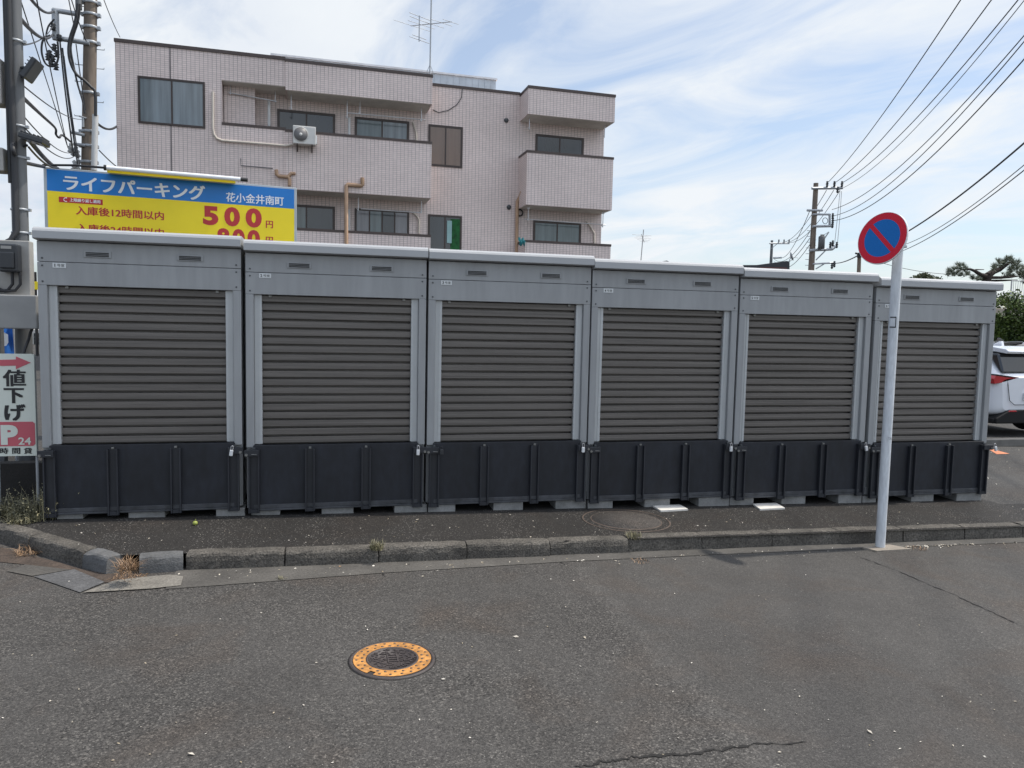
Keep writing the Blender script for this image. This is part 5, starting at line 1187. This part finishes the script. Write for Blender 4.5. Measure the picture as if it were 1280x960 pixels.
# ------------------------------------------------------------------ cars
def make_car(loc, lab, paint, rot=0., tall=1.):
    t = thing('parked_car', lab, 'car', loc); Tm = Matrix.Translation(loc) @ Matrix.Rotation(rot, 4, 'Z') @ Matrix.Diagonal((1, 1, tall, 1))
    # hull: stations along y (0 = rear), rings from sill to roof centre
    st = [ # y, zsill, zbelt, ztop, half width low, half width belt, half width roof
        (0.00, .44, 1.00, 1.06, .70, .76, .60), (.06, .36, 1.05, 1.12, .84, .86, .66), (.22, .33, 1.09, 1.28, .90, .90, .66), (.50, .32, 1.11, 1.56, .925, .915, .66), (.95, .32, 1.10, 1.625, .925, .92, .68),
        (1.8, .30, 1.06, 1.65, .92, .92, .70), (2.5, .30, 1.03, 1.62, .92, .92, .69), (3.1, .30, 1.0, 1.40, .92, .91, .66), (3.6, .31, .97, 1.10, .92, .90, .66), (4.1, .32, .90, .99, .90, .87, .60), (4.5, .35, .78, .87, .80, .76, .52), (4.63, .42, .66, .70, .66, .62, .46)]
    rings = []
    for y, zs_, zb_, zt_, hl, hb, hr in st:
        h = [(hl*.93, zs_), (hl, zs_+.10), (hl*1.0, (zs_+zb_)/2), (hb*.985, zb_-.03), (hb*.955, zb_+.01), ((hb*.955+hr)/2+.02, zb_+(zt_-zb_)*.55), (hr, zb_+(zt_-zb_)*.90), (hr*.82, zt_), (hr*.4, zt_+.012)]
        rings.append([(x, y, z) for x, z in h]+[(-x, y, z) for x, z in h[::-1]])
    b = MB(Tm); n_ = len(rings[0]); vs = [p for r in rings for p in r]
    b.add(vs, [[i*n_+j, i*n_+(j+1) % n_, (i+1)*n_+(j+1) % n_, (i+1)*n_+j] for i in range(len(rings)-1) for j in range(n_)], True)
    b.add(rings[0], [list(range(n_))]); b.add(rings[-1], [list(range(n_))]); body = b.build('body', paint, t)
    sub = body.modifiers.new('smooth', 'SUBSURF'); sub.levels = 2; sub.render_levels = 2
    b = MB(Tm); b.prism([(.04, 1.545), (.08, 1.50), (.95, 1.60), (.95, 1.645), (.5, 1.635), (.10, 1.585)], -.60, .60, 'x', .012); b.build('roof_spoiler', paint, t)
    # rear window, side windows
    def band(pts, nm, m, d): bb_ = MB(Tm); bb_.add([Vector(p)+Vector(d) for p in pts], [list(range(len(pts)))]); bb_.add([Vector(p) for p in pts], [list(range(len(pts)))[::-1]]); return bb_.build(nm, m, t)
    b = MB(Tm); b.prism([(.055, 1.15), (.12, 1.15), (.42, 1.50), (.185, 1.50)], -.68, .68, 'x', .03); b.build('rear_window', m_glassd, t)
    b = MB(Tm); b.tube([(.05, .05, 1.18), (.35, .085, 1.24)], .012, 6); b.build('rear_wiper', m_trim, t)
    for s_ in (-1, 1):
        b = MB(Tm); o = .012
        pl2 = [(.62, 1.07, .885), (.78, 1.40, .735), (1.7, 1.49, .72), (1.7, 1.06, .90)]; b.add([(s_*(x+o), y, z) for y, z, x in pl2], [(0, 1, 2, 3)]); 
        pl2 = [(1.76, 1.06, .90), (1.76, 1.49, .72), (2.45, 1.47, .72), (3.15, 1.05, .89)]; b.add([(s_*(x+o), y, z) for y, z, x in pl2], [(0, 1, 2, 3)]); b.build('side_window', m_glassd, t)
        b = MB(Tm); b.prism([(s_*.34, 1.07), (s_*.62, 1.09), (s_*.885, 1.13), (s_*.94, 1.05), (s_*.91, .955), (s_*.70, .985), (s_*.55, 1.02)], .0, .34, 'y', .012)
        lm = b.build('tail_lamp', m_lampr, t)
        b = MB(Tm); b.prism([(s_*.36, 1.075), (s_*.885, 1.135), (s_*.90, 1.11), (s_*.60, 1.075)], -.006, .20, 'y', .004); b.build('lamp_trim', m_trim, lm)
        b = MB(Tm); b.prism([(s_*.42, .455), (s_*.60, .455), (s_*.58, .48), (s_*.44, .48)], -.055, .05, 'y', .006); b.build('reflector', m_lampr, t)
        for y in (.83, 3.68):
            w_ = thing('wheel', None, None, (0, 0, 0)); w_.parent = t; w_.location = (0, 0, 0); ORG[w_.name] = Vector(loc)
            Mw_ = Tm @ Matrix.Translation((s_*.80, y, .345)) @ Matrix.Rotation(PI/2, 4, 'Y')
            b = MB(Mw_); b.lathe([(.21, -.11), (.30, -.115), (.345, -.09), (.345, .09), (.30, .115), (.21, .11)], n=32); b.build('tyre', m_tyre, w_)
            b = MB(Mw_); b.lathe([(0, s_*.09), (.06, s_*.10), (.20, s_*.07), (.215, s_*.10)], n=32)
            for k_ in range(5): a_ = k_*2*PI/5; b.tube([(.05*math.cos(a_), .05*math.sin(a_), s_*.10), (.205*math.cos(a_), .205*math.sin(a_), s_*.10)], .022, 6)
            b.build('rim', m_alu, w_)
    b = MB(Tm); b.prism([(-.86, .24), (.86, .24), (.86, .34), (.80, .37), (.56, .49), (-.56, .49), (-.80, .37), (-.86, .34)], -.045, .18, 'y', .02); b.build('lower_bumper', m_trim, t)
    b = MB(Tm); b.box(-.9, .9, -.01, 4.55, .24, .335, .02); b.build('sill_cladding', m_trim, t)
    b = MB(Tm); b.tube([(.62, .012, 1.06), (.61, -.012, .90), (.57, -.02, .66), (.46, -.026, .58), (-.46, -.026, .58), (-.57, -.02, .66), (-.61, -.012, .90), (-.62, .012, 1.06)], .006, 6); b.build('tailgate_seam', m_trim, t)
    b = MB(Tm); b.box(-.26, .26, -.028, -.012, .66, .80, .006); b.build('number_plate', m_sgwh, t)
    b = MB(Tm); b.prism([(.72, 1.62), (.98, 1.625), (.80, 1.72), (.75, 1.72)], -.03, .03, 'x', .01); b.build('roof_fin', paint, t)
    return t
cc = aty(1239, 520, 10.95)
make_car((cc.x+.93, 10.95, zlot(cc.x)), 'white SUV parked beside the rightmost shed, rear facing out', m_carw)
cc = aty(1232, 430, 16.8)
make_car((cc.x-.35, 16.8, zlot(16)), 'black car parked sideways beyond the white SUV, only its roof showing', m_carb, -PI/2, 1.075)
# wheel stop
q = ong(1236, 558)
b = MB(); b.prism([(q.y-.02, zlot(q.x)-.01), (q.y+.16, zlot(q.x)-.01), (q.y+.14, zlot(q.x)+.11), (q.y, zlot(q.x)+.11)], q.x-.1, q.x+1.7, 'x', .01)
tag(b.build('wheel_stop', m_stop, None, q), 'grey concrete wheel stop under the white car', 'wheel stop')
